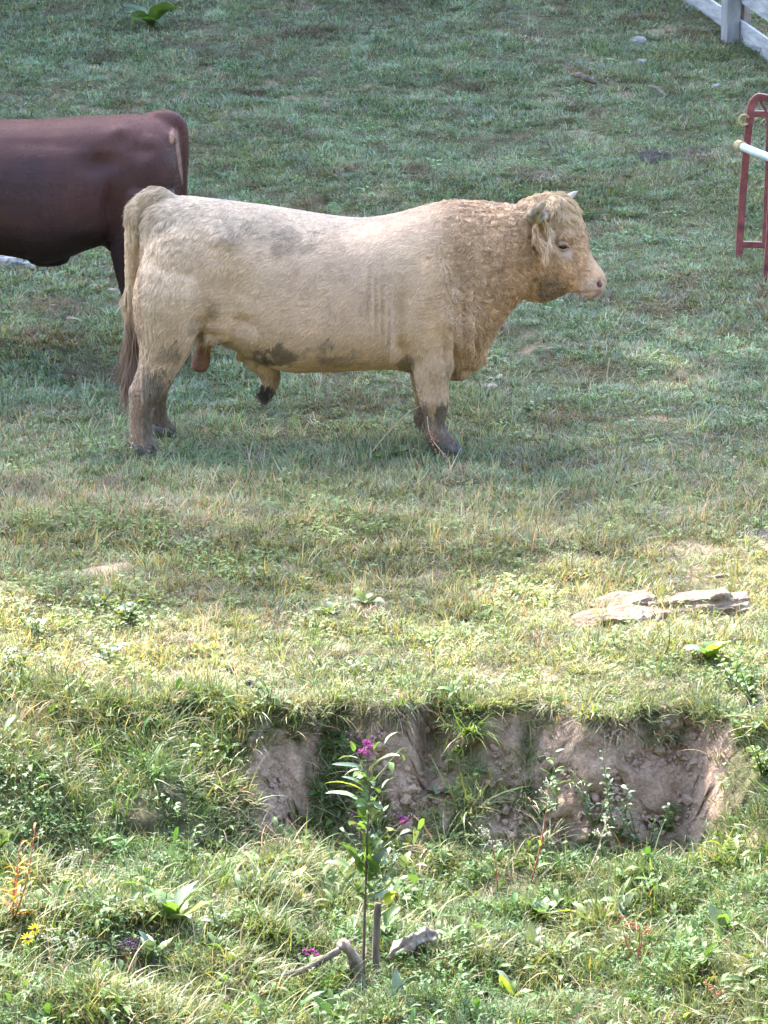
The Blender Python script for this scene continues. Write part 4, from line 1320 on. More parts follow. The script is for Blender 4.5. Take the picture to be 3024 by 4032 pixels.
def leafy(px, row, name, label, H, n, L, wr, mat, stemmat='stem_green', lean=(0, 0), stems=1, spread=.25, cat='weed', seed=0, droop=.4, mats=None, top=None, topmat=None, r0=.0035, first=.15):
    """upright stems carrying leaves in a spiral"""
    r = random.Random(seed)
    b = G(px, row); b = b - [0, 0, .005]
    root = plant_root(name, label, cat, b)
    for s_ in range(stems):
        az = r.uniform(0, 6.283) if stems > 1 else 0
        sp = spread * r.uniform(.4, 1) if stems > 1 else 0
        h = H * (r.uniform(.65, 1.0) if s_ else 1)
        e = b + np.array([lean[0] + math.cos(az) * sp * h, lean[1] + math.sin(az) * sp * h, h])
        m = (b + e) / 2 + np.array([math.cos(az + .8), math.sin(az + .8), 0]) * h * .05
        path = smooth_path([b, m, e], 12)
        put_stem(root, [b, m, e], r0, r0 * .4, stemmat)
        for k in range(n):
            f = first + (1 - first) * (k + r.uniform(-.2, .2)) / max(1, n - 1)
            f = min(max(f, 0), 1)
            p0 = path[min(11, int(f * 11))]
            a2 = k * 2.4 + r.uniform(-.4, .4); pt = r.uniform(-.1, .7)
            l = L * r.uniform(.65, 1.15) * (1 - .35 * f)
            put_leaf(root, p0, p0 + np.array([math.cos(a2) * math.cos(pt), math.sin(a2) * math.cos(pt), math.sin(pt)]) * l, (mats[r.randrange(len(mats))] if mats else mat), wr, droop, .02, r.uniform(-.4, .4))
        if top:
            for j in range(top):
                a2 = r.uniform(0, 6.28); q = path[11 - r.randrange(0, 4)]
                d = np.array([math.cos(a2) * .6, math.sin(a2) * .6, .5]) * .07
                spike(root, [q, q + d * .6, q + d + np.array([0, 0, -.015])], topmat or 'seed_pale', 9, .0035)
    return root

def grass_clump(px, row, label, n, L, mats, lean=.4, seed=0, w=.007, name='grass_clump', curl=1.1, dirb=None):
    r = random.Random(seed)
    b = G(px, row)
    root = plant_root(name, label, 'grass clump', b)
    for k in range(n):
        az = r.uniform(0, 6.283) if dirb is None else dirb + r.gauss(0, .6)
        off = np.array([r.gauss(0, .018), r.gauss(0, .018), 0])
        V, F = blade_strip((0, 0, 0), az, L * r.uniform(.55, 1.15), w * r.uniform(.7, 1.2), abs(r.gauss(lean, .2)), r.gauss(curl, .4), 5)
        mesh_obj('blade', np.array(V) + b + off, F, MATS[mats[k % len(mats)]], root)
    return root

# purple ironweed in the middle of the foreground
def ironweed():
    C = lambda x_, y_: (900 + x_ * .603, 2850 + y_ * .603)
    b = G(*C(880, 1690)); Y = b[1]
    W = lambda x_, y_, dy=0.0: P(*C(x_, y_), Y + dy)
    root = plant_root('ironweed', 'tall weed with purple flowers and long narrow leaves before the bare bank', 'wildflower', b)
    put_stem(root, [b, W(884, 1450), W(890, 1200), W(900, 950), W(908, 700), W(915, 520), W(925, 350), W(905, 240), W(895, 180)], .0062, .002, 'stem_dark', n=26)
    put_stem(root, [W(935, 900), W(985, 830, -.02), W(1060, 740, -.04), W(1130, 660, -.05)], .004, .0018, 'stem_green', 'side_stem', n=12)
    put_stem(root, [W(920, 400), W(985, 330, .03), W(1060, 240, .04), W(1110, 180, .05)], .003, .0015, 'stem_green', 'side_stem', n=10)
    put_stem(root, [W(950, 980), W(1060, 920, .04), W(1160, 860, .06), W(1230, 740, .07), W(1260, 650, .07)], .003, .0015, 'stem_green', 'side_stem', n=12)
    put_stem(root, [W(900, 330), W(860, 240, -.03), W(820, 170, -.04), W(790, 120, -.05)], .0025, .0012, 'stem_green', 'side_stem', n=8)
    L = [(845, 505, 635, 462, 'leaf_pale', .2), (890, 445, 632, 393, 'leaf_yellow', .13), (892, 425, 738, 352, 'leaf_grey', .2), (905, 322, 672, 270, 'leaf_grey', .14), (850, 300, 760, 345, 'leaf_pale', .25), (840, 225, 718, 240, 'leaf_pale', .28),
         (875, 600, 815, 515, 'leaf_bright', .4), (895, 640, 900, 415, 'leaf_green', .22), (885, 690, 828, 655, 'leaf_bright', .5), (850, 665, 790, 668, 'leaf_pale', .35), (925, 300, 1112, 222, 'leaf_pale', .2), (998, 425, 1085, 358, 'leaf_pale', .2), (915, 655, 1032, 597, 'leaf_grey', .28),
         (875, 720, 920, 895, 'leaf_bright', .25), (838, 905, 715, 785, 'leaf_green', .28), (795, 945, 630, 912, 'leaf_green', .22), (880, 1000, 830, 860, 'leaf_green', .25), (950, 865, 1062, 715, 'leaf_pale', .22), (930, 960, 1010, 800, 'leaf_grey', .22), (980, 850, 1110, 770, 'leaf_pale', .2), (1000, 930, 1090, 800, 'leaf_grey', .2), (1100, 760, 1210, 705, 'leaf_pale', .22), (1060, 700, 1030, 690, 'leaf_yellow', .4),
         (1150, 940, 1108, 865, 'leaf_pale', .35), (1165, 930, 1178, 840, 'leaf_yellow', .3), (1170, 965, 1300, 935, 'leaf_pale', .18), (1180, 980, 1210, 1060, 'leaf_green', .3), (1210, 790, 1265, 690, 'leaf_pale', .25), (1215, 740, 1208, 680, 'leaf_yellow', .3), (1240, 700, 1282, 625, 'leaf_bright', .25),
         (888, 1180, 850, 1092, 'leaf_yellow', .35), (880, 1290, 800, 1255, 'leaf_grey', .3), (800, 1275, 712, 1265, 'leaf_pale', .25), (985, 1155, 1085, 1080, 'leaf_grey', .28), (1045, 1180, 1075, 1095, 'leaf_yellow', .45), (1020, 1310, 1112, 1195, 'leaf_green', .3), (930, 1000, 905, 880, 'leaf_green', .3),
         (960, 480, 930, 580, 'leaf_bright', .35), (955, 520, 998, 555, 'leaf_pale', .45), (940, 420, 975, 450, 'leaf_green', .4), (1050, 250, 1075, 320, 'leaf_bright', .25), (1105, 185, 1140, 240, 'leaf_bright', .25), (820, 180, 805, 110, 'leaf_bright', .3), (950, 170, 985, 120, 'leaf_bright', .3), (860, 310, 858, 240, 'leaf_pale', .3), (1090, 200, 1172, 160, 'leaf_grey', .2), (1020, 130, 1105, 60, 'leaf_grey', .16), (940, 620, 960, 560, 'leaf_pale', .4), (900, 560, 940, 480, 'leaf_green', .35)]
    for k, (x0, y0, x1, y1, m, wr) in enumerate(L):
        dy0 = .03 * math.sin(k * 1.7); dy = dy0 + .06 * math.sin(k * 2.9 + 1)
        put_leaf(root, W(x0, y0, dy0 * .4), W(x1, y1, dy), m, wr * 1.35, .35, .03, random.uniform(-.5, .5))
    rr = random.Random(77)
    for (sx, sy, ex, ey) in ((900, 1000, 760, 700), (905, 900, 1010, 560), (960, 1050, 1130, 800), (900, 1150, 720, 960), (930, 1120, 1090, 980)):
        dd = rr.uniform(-.06, .06)
        put_stem(root, [W(sx, sy), W((sx + ex) / 2 + 15, (sy + ey) / 2 + 25, dd * .6), W(ex, ey, dd)], .0026, .0012, 'stem_green', 'side_stem', n=8)
        for j in range(11):
            f_ = .15 + .85 * j / 10
            x0 = sx + (ex - sx) * f_; y0 = sy + (ey - sy) * f_; ln = rr.uniform(60, 125) * (1 - .35 * f_); sg = 1 if j % 2 else -1
            put_leaf(root, W(x0, y0, dd * f_), W(x0 + sg * ln * rr.uniform(.35, .9), y0 - ln * rr.uniform(-.2, .75), dd * f_ + rr.uniform(-.07, .07)), rr.choice(('leaf_grey', 'leaf_grey', 'leaf_pale', 'leaf_green')), rr.uniform(.20, .30), .5, .05, rr.uniform(-.8, .8))
    for k in range(44):                    # the leaves that fill the plant
        f_ = rr.uniform(0, 1)
        y0 = 1200 - 880 * f_
        x0 = 905 + rr.uniform(-10, 14)
        sg = rr.choice((-1, 1))
        ln = rr.uniform(70, 150)
        put_leaf(root, W(x0, y0, rr.uniform(-.01, .01)), W(x0 + sg * ln * rr.uniform(.4, .9), y0 - ln * rr.uniform(-.25, .6), rr.uniform(-.12, .12)), rr.choice(('leaf_grey', 'leaf_grey', 'leaf_pale', 'leaf_green', 'leaf_bright')), rr.uniform(.20, .30), .5, .05, rr.uniform(-.8, .8))
    for k, (x0, y0) in enumerate(((895, 140), (915, 165), (875, 180), (905, 200), (890, 125), (930, 150), (860, 195), (912, 130))):
        tuft_flower(root, W(x0, y0, .01 * (k % 3) - .01), 'petal_purple', .017, 26, seed=k)
    for k, (x0, y0) in enumerate(((1125, 615), (1150, 650), (1130, 655), (1165, 640), (1140, 625))):
        tuft_flower(root, W(x0, y0, -.05), 'petal_purple', .016, 26, seed=20 + k)
    for k, (x0, y0) in enumerate(((780, 110), (800, 80), (850, 90), (840, 60), (960, 100), (1000, 75), (870, 60), (1085, 600), (1110, 590), (1200, 600), (1180, 610), (810, 600), (790, 590), (770, 60), (940, 90), (985, 60))):
        st_ = put_stem(root, [W(x0, y0), W(x0 + (905 - x0) * .25, y0 + 45)], .001, .001, 'stem_dark', 'bud_stalk', n=4, nseg=4)
        v, f = ellipsoid(W(x0, y0, .0), (.005, .005, .008), nu=7, nv=4); mesh_obj('bud', v, f, 'bud_dark', st_)
ironweed()
# second, low purple bloom beside the fallen stick
def low_bloom():
    b = G(1225, 3850); Y = b[1]
    root = plant_root('ironweed', 'low purple bloom beside the fallen grey stick', 'wildflower', b)
    top = P(1212, 3768, Y)
    put_stem(root, [b, P(1222, 3810, Y), top], .003, .0016, 'stem_green')
    for k in range(7):
        c = top + np.array([random.uniform(-.035, .035), random.uniform(-.02, .02), random.uniform(-.012, .022)])
        tuft_flower(root, c, 'petal_purple', .016, 24, seed=40 + k)
    for k in range(4):
        a2 = k * 1.7; put_leaf(root, P(1220, 3815, Y), P(1220, 3815, Y) + np.array([math.cos(a2) * .06, math.sin(a2) * .06, .02]), 'leaf_grey', .25)
low_bloom()

# dead wood by the ironweed
simple_mat('grey_wood', (.075, .06, .046), (.21, .17, .135), 22, .95, 1.0, 60, stretch=(1, 1, .25))
simple_mat('dark_wood', (.10, .08, .06), (.26, .21, .16), 14, .9, .8, 40)
simple_mat('bleached_wood', (.11, .09, .07), (.31, .265, .22), 16, .85, .7, 30)
def wood(name, label, pts, radii, mat, cat, nseg=10, n=22, rough=.12, seed=0, parent=None):
    p = smooth_path(pts, n)
    r = np.interp(np.linspace(0, 1, n), np.linspace(0, 1, len(radii)), radii)
    v, f = tube_geo(p, r, nseg)
    c = np.repeat(p, nseg, 0)
    ax_ = (p[-1] - p[0]) / np.linalg.norm(p[-1] - p[0])
    vs_ = v * 60 - np.outer((v * 60) @ ax_, ax_) * .75
    v = c + (v - c) * (1 + rough * fbm(vs_, 700 + seed, 4))[:, None]
    o = mesh_obj(name, v, f, mat, parent, origin=None if parent else tuple(p[0]))
    if label: tag(o, label, cat)
    return o
_b = G(1190, 3850)
def gp(px, row, dz=0.0):
    q = G(px, row); q[2] += dz; return q
wood('fallen_stick', 'bleached grey stick lying aslant in the foreground grass', [gp(1040, 3905, .05), P(1190, 3822, gp(1190, 3880)[1]), P(1338, 3740, gp(1334, 3870)[1])], [.007, .011, .014, .015], 'grey_wood', 'stick', seed=1)
_y = G(1400, 3868)[1]
wood('tree_stump', 'dark gnarled broken stump at the foot of the purple flowers', [P(1330, 3728, _y + .02), P(1352, 3722, _y + .01), P(1380, 3750, _y), P(1395, 3800, _y), P(1402, 3880, _y)], [.014, .021, .023, .025, .036], 'dark_wood', 'stump', 18, 40, .55, 2)
_y = G(1479, 3842)[1] - .02
wood('upright_stick', 'straight grey stake standing upright right of the flower stem', [P(1479, 3862, _y), P(1481, 3700, _y + .01), P(1489, 3556, _y + .02)], [.016, .0145, .014], 'grey_wood', 'stake', seed=3)
_y = G(1600, 3790)[1]
wood('driftwood', 'pale bleached chunk of dead wood right of the stake', [P(1518, 3775, _y), P(1560, 3745, _y), P(1620, 3712, _y + .03), P(1690, 3690, _y + .05), P(1725, 3672, _y + .08)], [.006, .026, .034, .028, .006], 'bleached_wood', 'driftwood', 22, 60, 1.0, 4)
wood('branch', 'curved grey dead branch lying high on the hillside', [gp(2250, 322, .05), gp(2285, 340, .08), gp(2315, 352, .07), gp(2350, 356, .05)], [.014, .026, .024, .012], 'grey_wood', 'branch', seed=5)
wood('twig', 'small forked grey twig right of the hillside branch', [gp(2560, 365, .05), gp(2590, 384, .06), gp(2625, 408, .05)], [.010, .015, .008], 'grey_wood', 'twig', seed=6)

# ------------------------------------------------------------------ rocks
simple_mat('sandstone', (.10, .07, .05), (.225, .165, .118), 9, .95, 1.0, 45)
simple_mat('pale_rock', (.20, .19, .185), (.42, .41, .39), 9, .9, .7, 40)
simple_mat('pinkish_rock', (.24, .18, .16), (.38, .30, .27), 9, .9, .6, 40)
def rock(name, label, pos, size, mat, seed, rotz_=0.0, rotx=0.0, group=None, cuts=7, flat=True, sub=2, cat='rock'):
    r = np.random.default_rng(seed)
    bm = bmesh.new()
    pts = r.normal(0, 1, (34, 3)); pts /= np.linalg.norm(pts, axis=1)[:, None]
    pts = np.sign(pts) * np.abs(pts) ** .55 * r.uniform(.82, 1.0, (34, 1))
    vs = [bm.verts.new(Vector(p)) for p in pts]
    bmesh.ops.convex_hull(bm, input=vs)
    bmesh.ops.delete(bm, geom=[v for v in bm.verts if not v.link_faces], context='VERTS')
    bmesh.ops.bevel(bm, geom=bm.edges[:], offset=.06, segments=1, affect='EDGES')
    bmesh.ops.triangulate(bm, faces=bm.faces[:])
    bmesh.ops.subdivide_edges(bm, edges=bm.edges[:], cuts=1, use_grid_fill=True)
    bmesh.ops.subdivide_edges(bm, edges=bm.edges[:], cuts=1, use_grid_fill=True)
    V = np.array([v.co for v in bm.verts]) * (np.array(size) * .5)
    n1 = fbm(V * 9 / max(.15, max(size)) + seed, seed, 4)
    lay = np.sin(V[:, 2] * 95 + 3 * n1) * .004
    c = V / (np.linalg.norm(V, axis=1)[:, None] + 1e-9)
    V = V + c * (n1 * .05 * min(size) * 1.4)[:, None]
    V[:, :2] *= (1 + lay / max(.05, min(size)))[:, None]
    for v, p in zip(bm.verts, V): v.co = Vector(p)
    me = bpy.data.meshes.new(name); bm.to_mesh(me); bm.free()
    me.materials.append(MATS[mat])
    o = bpy.data.objects.new(name, me); COL.objects.link(o)
    o.location = pos; o.rotation_euler = (rotx, 0, rotz_)
    if label: tag(o, label, cat, group)
    return o
def slab(label, pos, L, W, H, seed, rz=0.0, tilt=(0, 0), layers=4):
    """bedded sandstone: uneven plates fused to one block"""
    r = np.random.default_rng(seed)
    geos = []
    z = -.05
    th = H / layers
    for k in range(layers):
        n = 18
        V = []
        sh = 1 - .10 * k * r.uniform(.5, 1.3)
        ox, oy = r.normal(0, .035) * L, r.normal(0, .05) * W
        t_ = th * r.uniform(.8, 1.4)
        an = np.linspace(0, 2 * math.pi, n, endpoint=False)
        rad = 1 + .13 * np.interp(np.arange(n), np.arange(0, n + 1, 3), list(r.normal(0, 1, n // 3)) + [0])[:n] + r.normal(0, .035, n)
        for zz, s2 in ((z, 1.0), (z + t_ * .5, 1 + r.normal(0, .02)), (z + t_ + (.05 if k == 0 else 0), .97)):
            for i in range(n):
                c_, s_ = math.cos(an[i]), math.sin(an[i])
                V.append((ox + .5 * L * sh * s2 * rad[i] * np.sign(c_) * abs(c_) ** .6, oy + .5 * W * sh * s2 * rad[i] * np.sign(s_) * abs(s_) ** .6, zz + .006 * r.normal()))
        z += t_ + (.05 if k == 0 else 0)
        F = [[j * n + i, j * n + (i + 1) % n, (j + 1) * n + (i + 1) % n, (j + 1) * n + i] for j in range(2) for i in range(n)]
        F += [list(range(n))[::-1], [2 * n + i for i in range(n)]]
        geos.append((np.array(V), F))
    me = fuse(geos, .0055, 0)
    V, T, N, A = mesh_arrays(me)
    V = V + N * (.010 * fbm(V * [14, 14, 40], seed, 4))[:, None]
    me.vertices.foreach_set('co', V.ravel()); me.update()
    me.materials.append(MATS['sandstone'])
    me.polygons.foreach_set('use_smooth', [True] * len(me.polygons))
    o = bpy.data.objects.new('rock_slab', me); COL.objects.link(o)
    o.location = pos; o.rotation_euler = (tilt[0], tilt[1], rz)
    return tag(o, label, 'rock')
p = G(2375, 2472); slab('thin layered sandstone slab at the left end of the rock outcrop', p + [.03, .10, -.01], .46, .26, .045, 1, .10, (.05, -.10), 3)
p = G(2450, 2415); slab('flat sandstone plate leaning behind the left slab', p + [0, .10, .025], .30, .18, .025, 2, .15, (.08, -.12), 2)
p = G(2730, 2420); slab('long thick sandstone block at the right end of the rock outcrop', p + [-.01, .14, -.055], .60, .24, .10, 3, .06, (-.03, -.12), 4)
p = G(2590, 2445); slab('small sandstone slab between the dirt heap and the long block', p + [0, .06, -.01], .15, .13, .045, 4, .3, (0, .05), 2)
p = G(2945, 2415); slab('small rounded stone beside the right end of the long block', p + [0, .02, -.01], .08, .07, .03, 5, .4, (0, 0), 2)
p = G(2840, 2395); rock('rock_chip', 'little stone chip lying on top of the long block', p + [0, .13, .12], (.045, .035, .022), 'sandstone', 6, .7, 0)
for k, (px, row, w, h, lab, mt) in enumerate([
    (2510, 170, .15, .10, 'largest pale rock on the hillside below the bare patch', 'pale_rock'), (2527, 247, .09, .06, 'small elongated pale rock below the largest hillside rock', 'pale_rock'),
    (2820, 345, .075, .06, 'single small pale stone left of the red frame, high on the hill', 'pale_rock'), (40, 1040, .24, .12, 'broad whitish rock under the brown cow at the left edge', 'pale_rock'),
    (140, 1050, .20, .08, 'flat whitish rock under the belly of the brown cow', 'pale_rock'), (285, 1264, .085, .045, 'pinkish rounded stone left of the bull tail', 'pinkish_rock'),
    (145, 1150, .07, .025, 'thin grey flat stone below the cow rocks', 'pale_rock'), (205, 1207, .045, .02, 'tiny pinkish stone chip above the pinkish stone', 'pinkish_rock'),
    (440, 1145, .06, .025, 'flat grey stone beside the rear leg of the cow', 'pinkish_rock'), (640, 1345, .03, .02, 'pebble left', 'pale_rock'), (1925, 1525, .12, .04, 'flat grey stone half buried in front of the bull brisket', 'pinkish_rock'),
    (2370, 260, .04, .03, 'tiny white stone between the hillside branch and the largest rock', 'pale_rock'), (70, 1465, .05, .03, 'small pinkish stone in the grass left of the tail tip', 'pinkish_rock')]):
    if lab == 'pebble left': continue
    p = G(px, row); rock('field_stone', lab, p + [0, 0, h * .05], (w, w * .7, h), mt, 30 + k, random.uniform(-.5, .5), cat='stone')

# dung pat and clods
simple_mat('dung', (.022, .018, .016), (.05, .042, .036), 30, .85, .8, 60)
def pat(px, row, w, d, label, seed, hgt=.03):
    p = G(px, row)
    V, F = [], []
    nr, ns = 7, 26
    for i in range(nr + 1):
        f_ = i / nr
        for k in range(ns):
            a2 = 2 * math.pi * k / ns
            rr = (1 + .16 * math.sin(3 * a2 + seed) + .10 * math.sin(7 * a2 + 2 * seed)) * f_
            x_, y_ = p[0] + w * .5 * rr * math.cos(a2), p[1] + d * .5 * rr * math.sin(a2)
            z_ = float(height(np.array(x_), np.array(y_))) + hgt * (1 - f_ ** 3) + .012
            V.append((x_, y_, z_))
    V = np.array(V); V[:, 2] += .008 * fbm(V * 40, seed, 3)
    for i in range(nr):
        for k in range(ns):
            k2 = (k + 1) % ns
            F.append([i * ns + k, i * ns + k2, (i + 1) * ns + k2, (i + 1) * ns + k])
    o = mesh_obj('dung_pat', V, F, 'dung', origin=tuple(p)); tag(o, label, 'dung')
pat(2575, 622, .25, .34, 'dark flat dung pat on the hillside left of the red frame', 1)
pat(640, 2527, .035, .05, 'little dark dung lump in the sunlit grass at the left', 2, .012)
pat(985, 2707, .045, .05, 'small black dung lump above the lip of the bank', 3, .015)
pat(2985, 2120, .26, .22, 'dark muddy dung patch at the right edge of the meadow', 4, .02)
pat(910, 2650, .045, .05, 'brown dung lump above the bank, left of the middle', 5, .012)

# ------------------------------------------------------------------ weeds one can pick out
rosette(600, 105, 'dock_plant', 'broad leaved dock on the hillside above the brown cow', 6, .26, .42, 'leaf_green', (.15, .7), mats=['leaf_grey', 'leaf_green', 'leaf_bright'], seed=1, spread=(3.3, 6.6))
leafy(1480, 175, 'leafy_weed', 'little pale leafy weed high on the hillside', .17, 9, .055, .5, 'leaf_pale', stems=3, seed=2)
leafy(1230, 445, 'leafy_weed', 'dark grassy clump weed on the slope behind the bull back', .12, 6, .06, .2, 'leaf_green', stems=4, spread=.7, seed=12)
rosette(1960, 1425, 'pale_weed', 'pale leaved weed in front of the bull brisket', 6, .075, .42, 'leaf_pale', (.1, .6), seed=3)
rosette(1955, 1495, 'pale_weed', 'pale weed lying low beside the flat grey stone', 4, .06, .4, 'leaf_pale', (.0, .3), seed=4)
rosette(1505, 1815, 'dock_plant', 'crinkled green dock leaves beside the bull front hooves', 4, .15, .38, 'leaf_green', (-.05, .3), mats=['leaf_bright', 'leaf_green', 'leaf_grey'], seed=5, wav=.09, spread=(4.6, 7.0))
rosette(2790, 2600, 'burdock', 'burdock with pale and yellow leaves below the long sandstone block', 7, .13, .5, 'leaf_pale', (.1, .8), mats=['leaf_yellow', 'leaf_pale', 'leaf_bright'], seed=6)
leafy(2785, 2560, 'withered_weed', 'withered pinkish weed stalk behind the burdock', .11, 3, .05, .4, 'leaf_dry', 'stem_straw', seed=7)
rosette(1735, 3140, 'broadleaf_weed', 'grey green broad leaved weed growing on the bare bank', 8, .085, .46, 'leaf_grey', (-.1, .6), seed=8, mats=['leaf_grey', 'leaf_pale'])
rosette(2655, 2935, 'rosette_weed', 'small spiky leaf rosette on the right part of the bare bank', 10, .07, .18, 'leaf_grey', (-.1, .7), seed=9)
leafy(2430, 3330, 'leafy_weed', 'upright weed with small paired leaves before the right bank', .42, 16, .05, .5, 'leaf_pale', stems=3, spread=.28, seed=10, mats=['leaf_pale', 'leaf_grey', 'leaf_bright'])
leafy(2540, 3370, 'leafy_weed', 'bushy small leaved weed right of the upright paired-leaf weed', .26, 13, .045, .5, 'leaf_pale', stems=5, spread=.6, seed=11, mats=['leaf_pale', 'leaf_grey', 'leaf_green'])
leafy(2190, 3230, 'leafy_weed', 'weed with drooping pale leaves in the middle of the right bank', .30, 9, .09, .3, 'leaf_pale', stems=2, spread=.3, seed=13, mats=['leaf_pale', 'leaf_green'])
leafy(2090, 3480, 'smartweed', 'red stemmed smartweed with pale seed heads in front of the bank', .42, 8, .09, .18, 'leaf_green', 'stem_red', (.07, 0), seed=14, top=6, mats=['leaf_green', 'leaf_yellow', 'leaf_pale'], droop=.6)
leafy(1960, 3520, 'smartweed', 'short smartweed with seed heads left of the red stemmed one', .26, 7, .08, .18, 'leaf_green', 'stem_red', (-.04, 0), seed=15, top=5, mats=['leaf_bright', 'leaf_pale'])
leafy(2290, 3500, 'smartweed', 'leaning smartweed with pale seed heads below the leafy weeds', .30, 7, .08, .18, 'leaf_green', 'stem_straw', (.10, 0), seed=16, top=7, mats=['leaf_yellow', 'leaf_pale', 'leaf_dry'])
k_ = 0
for px, row, lab in ((2960, 2760, 'bright leafy bush at the right edge, topmost on the bank'), (2930, 2930, 'bright leafy bush at the right end of the bare bank'), (3000, 3060, 'bright leafy bush at the right edge, lowest on the bank'), (2880, 2690, 'bright leafy clump on the lip at the right end of the bank')):
    leafy(px, row, 'nettle_bush', lab, .17, 12, .045, .55, 'leaf_bright', stems=7, spread=.9, seed=17 + k_, mats=['leaf_bright', 'leaf_bright', 'leaf_green', 'leaf_yellow'], cat='bush'); k_ += 1
rosette(690, 3640, 'burdock', 'large leaved burdock in the left foreground', 11, .17, .36, 'leaf_bright', (.05, .95), mats=['leaf_bright', 'leaf_pale', 'leaf_yellow', 'leaf_green'], seed=21, wav=.06)
rosette(590, 3790, 'burdock', 'burdock with grey and green leaves below the large burdock', 8, .12, .32, 'leaf_green', (.1, .9), mats=['leaf_grey', 'leaf_bright', 'leaf_pale'], seed=22)
leafy(560, 3700, 'tall_dock', 'pale upright dock stalk before the large burdock', .22, 5, .14, .22, 'leaf_pale', seed=23, mats=['leaf_pale', 'leaf_bright'], droop=.3)
rosette(265, 3520, 'dock_plant', 'big grey green leaf in the shaded hollow at the left', 3, .15, .5, 'leaf_grey', (.0, .4), seed=24, spread=(3.6, 6.2))
rosette(45, 3345, 'dock_plant', 'pale grey green dock leaves at the left edge above the hollow', 4, .11, .55, 'leaf_grey', (.2, .8), seed=25, mats=['leaf_grey', 'leaf_pale'])
leafy(50, 3640, 'red_smartweed', 'smartweed with red stems and orange leaves at the left edge', .40, 12, .09, .17, 'leaf_orange', 'stem_red', (.10, .0), stems=3, spread=.35, seed=26, mats=['leaf_orange', 'leaf_yellow', 'leaf_gold', 'leaf_orange'], droop=.5)
leafy(150, 3600, 'seeding_weed', 'leaning stalk of pale seeds across the hollow at the left', .25, 4, .05, .2, 'leaf_yellow', 'stem_straw', (.16, 0), seed=27, top=8)
rosette(2130, 3640, 'burdock', 'sprawling burdock with yellow green leaves in the right foreground', 10, .15, .45, 'leaf_yellow', (.05, .9), mats=['leaf_yellow', 'leaf_pale', 'leaf_bright', 'leaf_yellow', 'leaf_pale'], seed=28, wav=.07)
rosette(2310, 3620, 'dock_plant', 'yellowing dock leaves right of the sprawling burdock', 5, .10, .4, 'leaf_yellow', (.1, .8), mats=['leaf_yellow', 'leaf_grey', 'leaf_gold'], seed=29)
rosette(2080, 3760, 'dock_plant', 'pale dock with dark stalks below the sprawling burdock', 5, .13, .3, 'leaf_pale', (.3, 1.2), mats=['leaf_pale', 'leaf_grey'], seed=30)
rosette(2850, 3680, 'dock_plant', 'single pale upright dock leaf near the right edge of the foreground', 4, .13, .38, 'leaf_pale', (.5, 1.2), mats=['leaf_pale', 'leaf_bright'], seed=31)
rosette(2010, 3950, 'dock_plant', 'dock with yellowish and green leaves at the bottom right of the middle', 6, .12, .35, 'leaf_gold', (.2, 1.0), mats=['leaf_yellow', 'leaf_bright', 'leaf_pale', 'leaf_green'], seed=32)
rosette(1560, 3960, 'dock_plant', 'curled pale dock leaves at the bottom of the picture below the stump', 5, .12, .3, 'leaf_grey', (.3, 1.1), mats=['leaf_grey', 'leaf_pale', 'leaf_bright'], seed=33)
leafy(2500, 3800, 'sorrel', 'rusty red sorrel seed stalks in the right foreground', .20, 3, .07, .15, 'leaf_bright', 'stem_red', stems=3, spread=.4, seed=34, top=2, topmat='seed_rust')
leafy(2850, 3990, 'sorrel', 'short rusty seed stalks at the bottom right', .10, 3, .05, .15, 'leaf_dry', 'stem_straw', stems=2, spread=.6, seed=35, top=2, topmat='seed_rust')
leafy(230, 3880, 'seeding_weed', 'brown withered seed stalks at the bottom left', .20, 5, .05, .25, 'leaf_dry', 'stem_straw', stems=4, spread=.5, seed=36, top=3, topmat='seed_pale')
leafy(1150, 3560, 'withered_weed', 'withered weed with brown leaves and one gold leaf left of the flowers', .17, 5, .10, .4, 'leaf_dry', 'stem_straw', seed=37, mats=['leaf_dry', 'leaf_dry', 'leaf_gold', 'leaf_bright'], droop=.2)
leafy(520, 3850, 'pink_smartweed', 'small weed with dark pink seed heads below the burdocks', .14, 5, .06, .2, 'leaf_green', 'stem_red', stems=3, spread=.5, seed=38, top=4, topmat='bud_dark')
leafy(870, 3700, 'leafy_weed', 'green leafy weed right of the large burdock', .16, 8, .07, .3, 'leaf_bright', stems=4, spread=.6, seed=39, mats=['leaf_bright', 'leaf_green', 'leaf_pale'])
rosette(1440, 2380, 'dock_plant', 'dock with one orange leaf in the sunlit grass below the bull', 7, .10, .4, 'leaf_pale', (.1, .9), mats=['leaf_pale', 'leaf_green', 'leaf_orange', 'leaf_yellow', 'leaf_pale'], seed=40)
rosette(1300, 2420, 'pale_weed', 'pale leaved weed left of the dock with the orange leaf', 8, .08, .35, 'leaf_pale', (.1, .9), seed=41, mats=['leaf_pale', 'leaf_yellow'])
for k, (px, row, lab) in enumerate(((140, 2500, 'pale leafy weed at the left edge of the sunlit meadow'), (380, 2400, 'pale leafy weed patch in the left meadow, nearest the bare patch'), (500, 2440, 'broad pale leafy weed right of that patch in the left meadow'), (60, 2640, 'pale weed with a gold leaf at the left edge above the bank'), (430, 2610, 'small pale upright weed above the left bank'))):
    leafy(px, row, 'pale_weed', lab, .10, 6, .07, .4, 'leaf_pale', stems=5, spread=1.0, seed=42 + k, mats=['leaf_pale', 'leaf_pale', 'leaf_grey', 'leaf_yellow'])
leafy(730, 2890, 'corn_leaf_weed', 'single upright yellow green blade at the left bank', .08, 2, .22, .10, 'leaf_yellow', seed=50, droop=.1)
leafy(790, 3030, 'leafy_weed', 'yellowish small leaved weed patch on the left bank', .12, 9, .045, .45, 'leaf_yellow', stems=6, spread=1.1, seed=51, mats=['leaf_yellow', 'leaf_pale', 'leaf_green'])
